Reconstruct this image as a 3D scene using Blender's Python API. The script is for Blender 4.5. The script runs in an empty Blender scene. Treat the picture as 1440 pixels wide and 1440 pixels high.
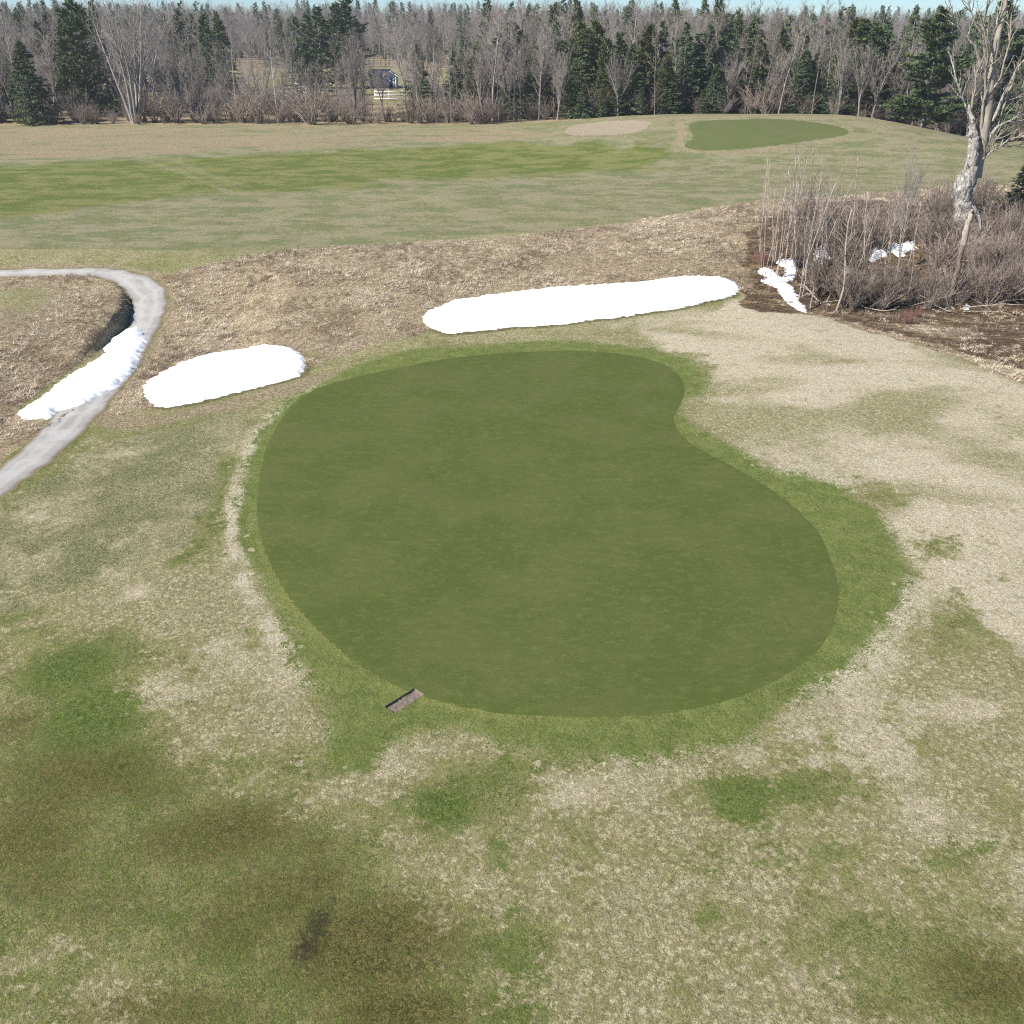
import bpy, bmesh, math, random
import numpy as np
from mathutils import Vector, Matrix

random.seed(7)
RNG = np.random.default_rng(7)
R = math.radians
scene = bpy.context.scene
COL = scene.collection

# ------------------------------------------------------------------ camera, sky, sun, exposure
CAM_H, PITCH, FPX = 17.0, 27.3, 1356.0
cam_d = bpy.data.cameras.new('camera'); cam = bpy.data.objects.new('camera', cam_d); COL.objects.link(cam)
cam.location = (0, 0, CAM_H); cam.rotation_euler = (R(90 - PITCH), 0, 0)
cam_d.sensor_width = 36; cam_d.lens = 36 * FPX / 1440; cam_d.clip_start = 0.5; cam_d.clip_end = 6000
scene.camera = cam

SUN_DIR = Vector((-0.82, -0.47, 0.86)).normalized()          # towards the sun
world = bpy.data.worlds.new('World'); scene.world = world; world.use_nodes = True
wn = world.node_tree; wn.nodes.clear()
sky = wn.nodes.new('ShaderNodeTexSky'); sky.sky_type = 'NISHITA'; sky.sun_disc = False
sky.sun_elevation = math.asin(SUN_DIR.z); sky.sun_rotation = math.atan2(SUN_DIR.x, SUN_DIR.y)
sky.altitude = 200; sky.air_density = 0.8; sky.dust_density = 0.0; sky.ozone_density = 4.0
bg = wn.nodes.new('ShaderNodeBackground'); bg.inputs['Strength'].default_value = 0.06
wo = wn.nodes.new('ShaderNodeOutputWorld')
tint = wn.nodes.new('ShaderNodeMix'); tint.data_type = 'RGBA'; tint.blend_type = 'MULTIPLY'; tint.inputs[0].default_value = 1.0
tint.inputs[7].default_value = (0.70, 0.93, 1.12, 1); wn.links.new(sky.outputs[0], tint.inputs[6])
wn.links.new(tint.outputs[2], bg.inputs[0]); wn.links.new(bg.outputs[0], wo.inputs[0])
sun_d = bpy.data.lights.new('sun', 'SUN'); sun = bpy.data.objects.new('sun', sun_d); COL.objects.link(sun)
sun_d.energy = 4.3; sun_d.angle = R(0.53); sun_d.color = (1.0, 0.945, 0.84)
sun.rotation_euler = SUN_DIR.to_track_quat('Z', 'Y').to_euler()
sun.location = (-60, -40, 80)
scene.view_settings.view_transform = 'Standard'; scene.view_settings.look = 'None'
scene.view_settings.exposure = 0.95; scene.view_settings.gamma = 1.0
scene.view_settings.use_curve_mapping = False
scene.cycles.use_denoising = False
scene.cycles.pixel_filter_type = 'BLACKMAN_HARRIS'; scene.cycles.filter_width = 1.1
scene.cycles.max_bounces = 5; scene.cycles.diffuse_bounces = 2; scene.cycles.glossy_bounces = 1
scene.cycles.caustics_reflective = False; scene.cycles.caustics_refractive = False

GAIN = 1.62       # picture value of a level white surface at this light and exposure
def lin(c):
    c = c / 255.0
    return c / 12.92 if c < 0.04045 else ((c + 0.055) / 1.055) ** 2.4
def C(r, g, b, k=1.0):
    return tuple(min(0.9, lin(v) / GAIN * k) for v in (r, g, b)) + (1.0,)

# ------------------------------------------------------------------ small helpers
def smooth(a, b, x):
    t = np.clip((x - a) / (b - a + 1e-9), 0, 1); return t * t * (3 - 2 * t)
def _hash(ix, iy, s):
    h = (ix * 374761393 + iy * 668265263 + s * 144269) & 0x7fffffff
    h = ((h ^ (h >> 13)) * 1274126177) & 0x7fffffff
    return ((h ^ (h >> 16)) & 0xffff) / 65535.0
def vnoise(x, y, s=0):
    x = np.asarray(x, float); y = np.asarray(y, float)
    ix = np.floor(x).astype(np.int64); iy = np.floor(y).astype(np.int64)
    fx = x - ix; fy = y - iy; fx = fx * fx * (3 - 2 * fx); fy = fy * fy * (3 - 2 * fy)
    a = _hash(ix, iy, s); b = _hash(ix + 1, iy, s); c = _hash(ix, iy + 1, s); d = _hash(ix + 1, iy + 1, s)
    return (a * (1 - fx) + b * fx) * (1 - fy) + (c * (1 - fx) + d * fx) * fy
def fbm(x, y, s=0, o=3):
    v = 0; w = 0.5
    for k in range(o):
        v = v + w * vnoise(x * 2 ** k + 17.3 * k, y * 2 ** k - 9.1 * k, s + k); w *= 0.5
    return v / (1 - 0.5 ** o)
def poly_sd(P, x, y):
    """signed distance to a polygon, positive inside"""
    x = np.asarray(x, float); y = np.asarray(y, float); P = np.asarray(P, float)
    d2 = np.full(x.shape, 1e18); ins = np.zeros(x.shape, bool)
    for i in range(len(P)):
        ax, ay = P[i]; bx, by = P[(i + 1) % len(P)]
        ex, ey = bx - ax, by - ay; L = ex * ex + ey * ey + 1e-12
        t = np.clip(((x - ax) * ex + (y - ay) * ey) / L, 0, 1)
        d2 = np.minimum(d2, (x - ax - t * ex) ** 2 + (y - ay - t * ey) ** 2)
        if abs(ey) > 1e-12:
            ins ^= ((ay > y) != (by > y)) & (x < ex * (y - ay) / ey + ax)
    return np.where(ins, 1, -1) * np.sqrt(d2)
def line_d(P, x, y):
    x = np.asarray(x, float); y = np.asarray(y, float); d2 = np.full(x.shape, 1e18)
    for i in range(len(P) - 1):
        ax, ay = P[i]; bx, by = P[i + 1]; ex, ey = bx - ax, by - ay
        t = np.clip(((x - ax) * ex + (y - ay) * ey) / (ex * ex + ey * ey + 1e-12), 0, 1)
        d2 = np.minimum(d2, (x - ax - t * ex) ** 2 + (y - ay - t * ey) ** 2)
    return np.sqrt(d2)

# ------------------------------------------------------------------ the lie of the land
FOOT_X = np.array([-900, -40, -17, -14, -8, -2, 6, 12, 18, 23, 30, 40, 60, 900.])
FOOT_Y = np.array([56, 56, 56, 47.5, 49, 53.5, 57, 59, 62, 64, 70, 72, 72, 72.])
TOP_Y = np.array([69, 69, 69, 68.5, 70, 74, 76, 78, 81, 84, 88, 92, 92, 92.])
KNOLL = None
def height(x, y):
    x = np.asarray(x, float); y = np.asarray(y, float)
    yf = np.interp(x, FOOT_X, FOOT_Y); yt = np.interp(x, FOOT_X, TOP_Y)
    z = 2.0 * smooth(yf, yt, y)
    # mound that carries the far green
    dx = (x - 36) / 28; dy = (y - 141) / 23
    z = z + 2.45 * np.exp(-(np.abs(dx) ** 3.2) - np.abs(dy) ** 2.6)
    z = z - 2.6 * smooth(46, 78, x) * smooth(112, 150, y)
    # hollow with the brush thicket
    hol = np.exp(-((x - 36) / 15) ** 4 - ((y - 66 - 0.05 * (x - 36)) / 8.5) ** 2)
    z = z - 1.5 * hol
    if KNOLL is not None:
        s = poly_sd(KNOLL, x, y)
        wa = 0.10 + 0.42 * smooth(47, 57, y); w = wa * smooth(-0.05, 0.35, s) + (1 - wa) * smooth(0.2, 7.0, s)
        hk = 1.75 - 0.35 * smooth(62, 45, y)
        z = np.where(hk > z, z + (hk - z) * w, z)
    z = z + 0.35 * (fbm(x / 19, y / 19, 3, 2) - 0.5) * smooth(0, 40, np.abs(y)) * 0.6
    z = z + 0.10 * (fbm(x / 4.5, y / 4.5, 5, 2) - 0.5)
    return z
cp, sp = math.cos(R(PITCH)), math.sin(R(PITCH))
def ray(px, py):
    u = (px - 720) / FPX; v = (720 - py) / FPX
    return np.array([u, cp + v * sp, v * cp - sp])
def W(px, py):
    """where the line of sight through a photograph pixel meets the ground"""
    d = ray(px, py); t = np.concatenate([np.arange(8, 130, 0.25), np.arange(130, 700, 1.0)])
    X = d[0] * t; Y = d[1] * t; Z = CAM_H + d[2] * t
    g = Z - height(X, Y); k = int(np.argmax(g < 0))
    if k == 0: k = len(t) - 1
    a = g[k - 1] / (g[k - 1] - g[k] + 1e-12); tt = t[k - 1] + a * (t[k] - t[k - 1])
    return (d[0] * tt, d[1] * tt)
def WP(pts): return [W(*p) for p in pts]
def at_dist(px, dist):
    """ground point at forward distance dist in the column px"""
    x = 0.0
    for _ in range(3):
        z = float(height(np.array([x]), np.array([dist]))[0])
        # solve py on that column: x = u * depth, depth = dist*cp - (z-H)*sp
        x = (px - 720) / FPX * (dist * cp - (z - CAM_H) * sp)
    return x, dist, float(height(np.array([x]), np.array([dist]))[0])
def z_at(py, dist):
    d = ray(720, py); return CAM_H + d[2] / d[1] * dist

PATH_IN = [(-120, 396), (0, 391), (60, 389), (120, 388), (150, 394), (170, 405), (183, 422), (184, 438), (181, 455), (172, 470), (150, 497), (120, 530), (85, 572), (45, 620), (0, 657), (-60, 705)]
PATH_OUT = [(-60, 745), (0, 702), (67, 653), (117, 607), (150, 573), (180, 537), (200, 507), (217, 473), (231, 443), (236, 420), (230, 403), (213, 389), (173, 380), (133, 376), (60, 377), (0, 379), (-120, 383)]
KN_PX = [(-120, 396), (0, 391), (60, 389), (120, 388), (150, 394), (170, 405), (181, 422), (182, 438), (177, 456), (158, 476), (128, 500), (90, 528), (55, 552), (15, 585), (-30, 640), (-80, 690)]
_pi = WP(KN_PX)
PATH = WP(PATH_IN) + WP(PATH_OUT)
KNOLL = _pi + [(-60, _pi[-1][1] - 3), (-60, _pi[0][1])]

GREEN_PX = [(700,497),(760,494),(830,494),(890,500),(935,513),(957,531),(963,552),(954,574),(948,590),(957,610),(985,632),(1030,655),(1075,682),(1120,715),(1152,750),(1170,790),(1180,830),(1175,870),(1158,905),(1120,940),(1060,972),(990,994),(920,1005),(850,1009),(770,1008),(700,1003),(640,992),(590,978),(540,957),(490,925),(450,890),(415,852),(390,815),(372,775),(362,735),(361,700),(366,660),(376,625),(390,597),(415,565),(450,545),(500,530),(560,517),(630,504)]
FRINGE_PX = [(445,545),(500,515),(560,496),(620,488),(700,483),(780,478),(850,483),(920,492),(970,508),(998,530),(990,548),(966,560),(960,580),(985,605),(1020,622),(1060,642),(1080,660),(1140,668),(1190,690),(1250,740),(1275,800),(1268,850),(1225,905),(1190,952),(1130,982),(1085,1010),(1060,1040),(1000,1050),(920,1062),(860,1070),(760,1060),(700,1045),(640,1030),(560,1042),(530,1062),(480,1085),(455,1060),(470,1020),(440,970),(410,900),(385,850),(357,800),(342,750),(338,700),(345,650),(360,612),(385,577),(412,558)]
FAR_GREEN_PX = [(968,177),(985,170),(1040,168),(1100,168),(1160,174),(1192,183),(1185,191),(1140,198),(1090,205),(1040,210),(1000,212),(972,210),(962,204),(975,193)]
SAND_PX = [(793,184),(810,176),(850,171),(895,169),(915,172),(905,182),(880,188),(840,190),(805,190)]
def spline(P, n=4):
    P = np.array(P); out = []
    for i in range(len(P)):
        p0, p1, p2, p3 = P[i - 1], P[i], P[(i + 1) % len(P)], P[(i + 2) % len(P)]
        for k in range(n):
            t = k / n
            out.append(0.5 * ((2 * p1) + (-p0 + p2) * t + (2 * p0 - 5 * p1 + 4 * p2 - p3) * t * t + (-p0 + 3 * p1 - 3 * p2 + p3) * t ** 3))
    return np.array(out)
GREEN = spline(WP(GREEN_PX), 3); FRINGE = spline(WP(FRINGE_PX), 2)
FAR_GREEN = spline(WP(FAR_GREEN_PX), 3); SAND = spline(WP(SAND_PX), 3)
PATH = np.array(PATH)

# ------------------------------------------------------------------ node helpers
class NT:
    def __init__(s, name):
        s.m = bpy.data.materials.new(name); s.m.use_nodes = True; s.t = s.m.node_tree; s.t.nodes.clear()
        s.out = s.t.nodes.new('ShaderNodeOutputMaterial'); s.b = s.t.nodes.new('ShaderNodeBsdfPrincipled')
        s.t.links.new(s.b.outputs[0], s.out.inputs[0]); s.b.inputs['Roughness'].default_value = 0.95
        s.b.inputs['Specular IOR Level'].default_value = 0.12
    def put(s, sock, v):
        if hasattr(v, 'is_linked') or isinstance(v, bpy.types.NodeSocket): s.t.links.new(v, sock)
        else: sock.default_value = v
    def math(s, op, a, b=0.0, c=None, clamp=False):
        n = s.t.nodes.new('ShaderNodeMath'); n.operation = op; n.use_clamp = clamp
        s.put(n.inputs[0], a); s.put(n.inputs[1], b)
        if c is not None: s.put(n.inputs[2], c)
        return n.outputs[0]
    def mix(s, f, a, b, mode='MIX'):
        n = s.t.nodes.new('ShaderNodeMix'); n.data_type = 'RGBA'; n.blend_type = mode; n.clamp_factor = True
        s.put(n.inputs[0], f); s.put(n.inputs[6], a); s.put(n.inputs[7], b); return n.outputs[2]
    def pos(s):
        return s.t.nodes.new('ShaderNodeNewGeometry').outputs['Position']
    def obj(s):
        return s.t.nodes.new('ShaderNodeTexCoord').outputs['Object']
    def rnd(s):
        return s.t.nodes.new('ShaderNodeObjectInfo').outputs['Random']
    def noise(s, vec, scale, detail=3, rough=0.55, dist=0.0):
        n = s.t.nodes.new('ShaderNodeTexNoise'); s.put(n.inputs['Vector'], vec)
        n.inputs['Scale'].default_value = scale; n.inputs['Detail'].default_value = detail
        n.inputs['Roughness'].default_value = rough; n.inputs['Distortion'].default_value = dist
        return n.outputs[0]
    def voro(s, vec, scale, feature='F1', rnd=1.0):
        n = s.t.nodes.new('ShaderNodeTexVoronoi'); n.feature = feature; s.put(n.inputs['Vector'], vec)
        n.inputs['Scale'].default_value = scale; n.inputs['Randomness'].default_value = rnd
        return n.outputs['Distance']
    def vmul(s, vec, k):
        n = s.t.nodes.new('ShaderNodeVectorMath'); n.operation = 'MULTIPLY'; s.put(n.inputs[0], vec); n.inputs[1].default_value = k
        return n.outputs[0]
    def step(s, x, a, b):
        n = s.t.nodes.new('ShaderNodeMapRange'); n.interpolation_type = 'SMOOTHSTEP'
        s.put(n.inputs[0], x); s.put(n.inputs[1], a); s.put(n.inputs[2], b); return n.outputs[0]
    def attr(s, name):
        n = s.t.nodes.new('ShaderNodeAttribute'); n.attribute_name = name
        sep = s.t.nodes.new('ShaderNodeSeparateColor'); s.t.links.new(n.outputs['Color'], sep.inputs[0])
        return sep.outputs[0], sep.outputs[1], sep.outputs[2], n.outputs['Alpha']
    def bump(s, h, strength=0.3, dist=0.05):
        n = s.t.nodes.new('ShaderNodeBump'); n.inputs['Strength'].default_value = strength; n.inputs['Distance'].default_value = dist
        s.put(n.inputs['Height'], h); s.t.links.new(n.outputs[0], s.b.inputs['Normal'])
    def done(s, col, rough=None):
        s.put(s.b.inputs['Base Color'], col)
        if rough is not None: s.put(s.b.inputs['Roughness'], rough)
        return s.m

# ------------------------------------------------------------------ materials
def mat_ground():
    s = NT('turf_ground'); p = s.pos()
    straw, lush, dark, pale = s.attr('mask_a'); rough, gray, fair, wet = s.attr('mask_b'); sdf, sand, stain, tan = s.attr('mask_c'); sdg, fl_, spt, _ = s.attr('mask_d')
    def cn(n, k=2.2): return s.math('MULTIPLY', s.math('SUBTRACT', n, 0.5), k)      # centred noise
    n03 = s.noise(p, 0.35, 5, 0.6); n1 = s.noise(p, 1.3, 5, 0.65, 0.4); n5 = s.noise(p, 5.5, 5, 0.7); n22 = s.noise(p, 20, 4, 0.75); gr = s.noise(p, 60, 2, 0.7)
    warp = s.t.nodes.new('ShaderNodeVectorMath'); warp.operation = 'ADD'; s.t.links.new(p, warp.inputs[0])
    nz = s.t.nodes.new('ShaderNodeTexNoise'); s.t.links.new(p, nz.inputs['Vector']); nz.inputs['Scale'].default_value = 4.0; nz.inputs['Detail'].default_value = 4
    s.t.links.new(s.vmul(nz.outputs[1], (0.3, 0.3, 0.0)), warp.inputs[1])
    v3 = s.voro(warp.outputs[0], 2.6); v7 = s.voro(warp.outputs[0], 6.5)
    def cells(scale, k):
        w2 = s.t.nodes.new('ShaderNodeVectorMath'); w2.operation = 'ADD'; s.t.links.new(p, w2.inputs[0]); s.t.links.new(s.vmul(nz.outputs[1], (k, k, 0.0)), w2.inputs[1])
        n = s.t.nodes.new('ShaderNodeTexVoronoi'); n.inputs['Scale'].default_value = scale; s.t.links.new(w2.outputs[0], n.inputs['Vector'])
        sp_ = s.t.nodes.new('ShaderNodeSeparateColor'); s.t.links.new(n.outputs['Color'], sp_.inputs[0]); return sp_.outputs[0], sp_.outputs[1], n.outputs['Distance']
    ca1, ca2, cad = cells(9.0, 0.5); cb1, cb2, cbd = cells(27.0, 0.2)
    cell = s.math('SUBTRACT', s.math('MULTIPLY_ADD', ca1, 0.32, s.math('MULTIPLY', cb1, 0.68)), 0.5)      # tuft by tuft, -0.5 .. 0.5
    grain = s.math('ADD', s.math('MULTIPLY', cn(n22), 0.6), s.math('MULTIPLY', cn(gr), 0.7))
    grain = s.math('ADD', s.math('MULTIPLY', grain, 0.7), s.math('MULTIPLY', cell, 1.1))
    def two(a, b, n, lo=0.42, hi=0.58, k=0.35): return s.mix(s.step(s.math('ADD', n, s.math('MULTIPLY', grain, k)), lo, hi), a, b)
    # ---- living turf
    g = two(C(116, 128, 66), C(164, 164, 110), n1)
    g = s.mix(s.math('MULTIPLY', s.step(n5, 0.48, 0.62), 0.55), g, two(C(148, 144, 104), C(176, 168, 134), n22))
    g = s.mix(s.math('MULTIPLY', s.step(s.math('ADD', lush, s.math('ADD', s.math('MULTIPLY', cn(n1), 0.5), s.math('ADD', s.math('MULTIPLY', cn(n5), 0.35), s.math('MULTIPLY', grain, 0.4)))), 0.32, 0.72), 0.8), g, two(C(88, 112, 48), C(124, 142, 70), n5))
    # ---- grey matted turf
    gg = two(C(122, 126, 86), C(200, 192, 158), n22, 0.40, 0.60)
    gg = s.mix(s.math('MULTIPLY', s.step(n03, 0.42, 0.62), 0.6), gg, two(C(112, 122, 76), C(156, 156, 112), n22))
    g = s.mix(s.step(s.math('ADD', gray, s.math('ADD', s.math('MULTIPLY', cn(n5), 0.3), s.math('MULTIPLY', cn(n1), 0.3))), 0.35, 0.65), g, gg)
    # ---- fairway
    ns = s.noise(s.vmul(p, (0.22, 0.34, 1)), 1.0, 7, 0.72); ns2 = s.noise(s.vmul(p, (0.8, 1.1, 1)), 1.0, 6, 0.78)
    fg = s.mix(s.step(ns, 0.44, 0.56), C(144, 149, 108), C(176, 169, 140))
    fg = s.mix(s.math('MULTIPLY', s.step(ns2, 0.55, 0.70), 0.7), fg, C(190, 182, 152))
    fg = s.mix(s.math('MULTIPLY', s.step(ns2, 0.45, 0.32), 0.5), fg, C(112, 118, 76))
    g = s.mix(fair, g, fg)
    fl = s.mix(s.step(ns, 0.44, 0.56), C(120, 133, 68), C(152, 154, 98))
    fl = s.mix(s.math('MULTIPLY', s.step(ns2, 0.54, 0.68), 0.6), fl, C(166, 164, 112))
    g = s.mix(s.math('MULTIPLY', fair, s.step(s.math('ADD', lush, s.math('ADD', s.math('MULTIPLY', cn(ns), 0.35), s.math('MULTIPLY', cn(ns2), 0.25))), 0.25, 0.75)), g, fl)
    # ---- dead, matted straw left by snow mould: round spots that merge
    thr = s.math('ADD', s.math('MULTIPLY', v3, 0.32), s.math('MULTIPLY', v7, 0.26))
    thr = s.math('ADD', thr, s.math('MULTIPLY', cn(n1), 0.40)); thr = s.math('ADD', thr, s.math('MULTIPLY', grain, 0.45))
    thr = s.math('ADD', thr, s.math('MULTIPLY', cn(n03), 0.42)); thr = s.math('ADD', thr, 0.22)
    sm = s.step(s.math('SUBTRACT', straw, thr), -0.05, 0.09)
    st = two(C(184, 175, 134), C(230, 221, 188), n22, 0.36, 0.64, 0.4)
    st = s.mix(s.math('MULTIPLY', s.step(v7, 0.30, 0.58), 0.55), st, C(150, 142, 102))
    st = s.mix(s.math('MULTIPLY', s.step(n5, 0.52, 0.66), 0.6), st, two(C(110, 114, 70), C(150, 146, 104), n22))
    stp = two(C(216, 202, 174), C(249, 240, 218), n22, 0.38, 0.62, 0.5)
    stp = s.mix(s.math('MULTIPLY', s.step(s.math('ADD', n1, s.math('MULTIPLY', cn(n5), 0.2)), 0.52, 0.68), 0.6), stp, two(C(180, 168, 136), C(214, 202, 172), n22))
    st = s.mix(s.step(s.math('ADD', pale, s.math('ADD', s.math('MULTIPLY', cn(n1), 0.4), s.math('MULTIPLY', cn(n5), 0.25))), 0.25, 0.8), st, stp)
    g = s.mix(sm, g, st)
    # ---- brown olive, mossy
    dk = two(C(84, 78, 40), C(136, 124, 78), n22, 0.38, 0.62, 0.5)
    dk = s.mix(s.math('MULTIPLY', s.step(n5, 0.46, 0.58), 0.7), dk, two(C(80, 88, 42), C(112, 112, 62), n22))
    g = s.mix(s.math('MULTIPLY', s.step(s.math('ADD', dark, s.math('ADD', s.math('MULTIPLY', cn(n5), 0.4), s.math('ADD', s.math('MULTIPLY', cn(n1), 0.3), s.math('MULTIPLY', grain, 0.5)))), 0.28, 0.72), 0.80), g, dk)
    # ---- tan bleached rough, also the paler mound crest
    tn = two(C(156, 138, 106), C(206, 192, 166), n5)
    tnn = s.math('ADD', s.math('MULTIPLY', cn(n1), 0.35), s.math('MULTIPLY', cn(ns2), 0.5))
    g = s.mix(s.step(s.math('ADD', tan, tnn), 0.3, 0.75), g, tn)
    # ---- collar round the green
    fr = two(C(122, 137, 72), C(144, 155, 90), n1, 0.35, 0.65, 0.15)
    fr = s.mix(s.math('MULTIPLY', s.step(s.math('ADD', n5, s.math('MULTIPLY', grain, 0.2)), 0.50, 0.64), 0.45), fr, C(158, 158, 104))
    fe = s.math('ADD', sdf, s.math('MULTIPLY', s.math('SUBTRACT', thr, 0.48), -1.5))
    g = s.mix(s.step(fe, -0.25, 0.22), g, fr)
    g = s.mix(s.math('MULTIPLY', s.math('MULTIPLY', s.step(sdg, -0.38, -0.12), fl_), 0.6), g, C(164, 166, 100))
    vs = s.t.nodes.new('ShaderNodeTexVoronoi'); vs.inputs['Scale'].default_value = 2.3; s.t.links.new(warp.outputs[0], vs.inputs['Vector'])
    vsp = s.t.nodes.new('ShaderNodeSeparateColor'); s.t.links.new(vs.outputs['Color'], vsp.inputs[0])
    spot = s.math('MULTIPLY', s.step(s.math('SUBTRACT', vs.outputs['Distance'], s.math('MULTIPLY', vsp.outputs[0], 0.30)), 0.04, -0.02), s.step(vsp.outputs[1], 0.45, 0.5))
    near = s.math('MULTIPLY', s.step(s.math('ADD', sdf, s.math('MULTIPLY', cn(n1), 0.5)), 0.75, 0.35), s.step(s.math('ADD', sdf, s.math('MULTIPLY', cn(n03), 1.2)), -2.2, -1.2))
    g = s.mix(s.math('MULTIPLY', s.math('MULTIPLY', spot, near), s.math('MULTIPLY', spt, 0.8)), g, two(C(196, 186, 154), C(230, 221, 194), n22))
    # ---- tall brown rough, damp hollow, sand, stain
    rg = two(C(160, 139, 112), C(222, 205, 176), n5, 0.40, 0.60)
    rg = s.mix(s.math('MULTIPLY', s.step(n03, 0.48, 0.62), 0.6), rg, two(C(104, 84, 66), C(160, 138, 112), n5))
    g = s.mix(s.step(s.math('ADD', rough, s.math('MULTIPLY', cn(n1), 0.4)), 0.35, 0.65), g, rg)
    wt = two(C(70, 57, 47), C(150, 126, 102), n5, 0.38, 0.62)
    wt = s.mix(s.math('MULTIPLY', s.step(s.noise(s.vmul(p, (0.5, 1.3, 1)), 1.0, 5, 0.7), 0.52, 0.62), 0.8), wt, C(184, 160, 126))
    g = s.mix(s.step(s.math('ADD', wet, s.math('ADD', s.math('MULTIPLY', cn(n1), 0.35), s.math('MULTIPLY', cn(n5), 0.2))), 0.35, 0.7), g, wt)
    sd = s.mix(s.step(n5, 0.4, 0.6), C(184, 169, 150), C(204, 190, 170))
    g = s.mix(s.step(sand, 0.3, 0.7), g, sd)
    g = s.mix(s.math('MULTIPLY', s.step(s.math('ADD', stain, s.math('ADD', s.math('MULTIPLY', cn(n5), 0.6), s.math('MULTIPLY', grain, 0.5))), 0.35, 0.85), 0.7), g, C(62, 54, 48))
    # blade-scale grain and the micro shade of gaps between blades, painted dark
    g = s.mix(1.0, g, s.mix(s.step(gr, 0.32, 0.68), (0.80, 0.80, 0.79, 1), (1.22, 1.22, 1.18, 1)), 'MULTIPLY')
    g = s.mix(1.0, g, s.mix(cb2, (0.80, 0.81, 0.78, 1), (1.19, 1.18, 1.15, 1)), 'MULTIPLY')
    g = s.mix(1.0, g, s.mix(ca2, (0.90, 0.91, 0.88, 1), (1.10, 1.08, 1.08, 1)), 'MULTIPLY')
    g = s.mix(s.math('MULTIPLY', s.step(s.noise(p, 12, 4, 0.75), 0.58, 0.68), 0.35), g, C(92, 86, 56))
    s.bump(s.math('ADD', s.math('MULTIPLY', n22, 0.8), s.math('ADD', s.math('MULTIPLY', gr, 0.5), s.math('MULTIPLY', n5, 1.2))), 0.9, 0.07)
    return s.done(g)
def mat_green(name, a, b, c):
    s = NT(name); p = s.pos()
    n = s.noise(p, 0.28, 5, 0.65); n2 = s.noise(s.vmul(p, (1.0, 1.6, 1)), 2.0, 5, 0.75); n3 = s.noise(p, 28, 3, 0.75); n4 = s.noise(s.vmul(p, (0.8, 1.5, 1)), 6.0, 4, 0.75)
    g = s.mix(s.step(n, 0.40, 0.60), a, b)
    g = s.mix(s.math('MULTIPLY', s.step(n2, 0.48, 0.64), 0.6), g, c)
    g = s.mix(s.math('MULTIPLY', s.step(n4, 0.55, 0.68), 0.45), g, tuple(v * 0.74 for v in a[:3]) + (1,))
    g = s.mix(s.math('MULTIPLY', s.step(n4, 0.42, 0.32), 0.35), g, tuple(v * 1.3 for v in c[:3]) + (1,))
    g = s.mix(1.0, g, s.mix(s.step(n3, 0.32, 0.68), (0.80, 0.80, 0.80, 1), (1.16, 1.16, 1.16, 1)), 'MULTIPLY')
    s.bump(s.math('ADD', n3, s.math('MULTIPLY', n2, 1.5)), 0.5, 0.02)
    return s.done(g)
def mat_path():
    s = NT('gravel'); p = s.pos()
    g = s.mix(s.step(s.noise(p, 0.8, 4, 0.6), 0.35, 0.65), C(186, 184, 180), C(208, 206, 203))
    g = s.mix(s.math('MULTIPLY', s.step(s.noise(p, 26, 3, 0.8), 0.45, 0.7), 0.5), g, C(150, 144, 134))
    g = s.mix(s.step(s.attr('mask_c')[0], 0.0, 0.32), s.mix(s.noise(p, 9, 3), C(120, 104, 84), C(176, 160, 138)), g)
    sdp = s.attr('mask_c')[0]
    trk = s.math('MULTIPLY', s.step(sdp, 0.45, 0.6), s.step(sdp, 0.95, 0.75))
    g = s.mix(s.math('MULTIPLY', trk, 0.4), g, C(226, 224, 220))
    g = s.mix(s.math('MULTIPLY', s.step(s.noise(p, 1.7, 5, 0.7), 0.55, 0.68), 0.45), g, C(158, 150, 138))
    s.bump(s.noise(p, 34, 3, 0.8), 0.5, 0.03); return s.done(g)
def mat_snow():
    s = NT('snow'); p = s.pos()
    g = s.mix(s.step(s.noise(p, 3.0, 4, 0.7), 0.45, 0.75), (0.88, 0.89, 0.9, 1), (0.8, 0.82, 0.84, 1))
    g = s.mix(s.math('MULTIPLY', s.step(s.noise(p, 15, 3, 0.8), 0.66, 0.78), 0.25), g, (0.5, 0.45, 0.4, 1))
    s.bump(s.noise(p, 5, 4, 0.6), 0.35, 0.08); s.b.inputs['Specular IOR Level'].default_value = 0.2
    return s.done(g, 0.7)
def mat_old_snow():
    s = NT('mottled_snow'); p = s.pos()  # white and grey mottled by noise
    g = s.mix(s.step(s.noise(p, 4.0, 5, 0.75), 0.42, 0.62), (0.82, 0.84, 0.87, 1), (0.30, 0.31, 0.34, 1))
    s.bump(s.noise(p, 6, 4, 0.6), 0.5, 0.1); return s.done(g, 0.7)
def mat_var(name, a, b, scale=2.0, rnd_amt=0.35, rough=0.9, streak=(1, 1, 1)):
    """two tones mixed by noise along the piece, with a shift from one object to the next"""
    s = NT(name); o = s.obj(); n = s.noise(s.vmul(o, streak), scale, 3, 0.65)
    g = s.mix(s.step(n, 0.3, 0.7), a, b)
    k = s.math('MULTIPLY_ADD', s.rnd(), rnd_amt * 2, 1 - rnd_amt)
    cc = s.t.nodes.new('ShaderNodeCombineColor')
    for i in range(3): s.t.links.new(k, cc.inputs[i])
    return s.done(s.mix(1.0, g, cc.outputs[0], 'MULTIPLY'), rough)
def mat_foliage(name, a, b, c):
    s = NT(name); o = s.obj(); r = s.rnd()
    g = s.mix(s.step(s.noise(o, 1.1, 3, 0.6), 0.35, 0.65), a, b)
    g = s.mix(s.math('MULTIPLY', s.step(r, 0.45, 1.0), 0.7), g, c)
    s.b.inputs['Specular IOR Level'].default_value = 0.25
    return s.done(g, 0.75)
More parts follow.
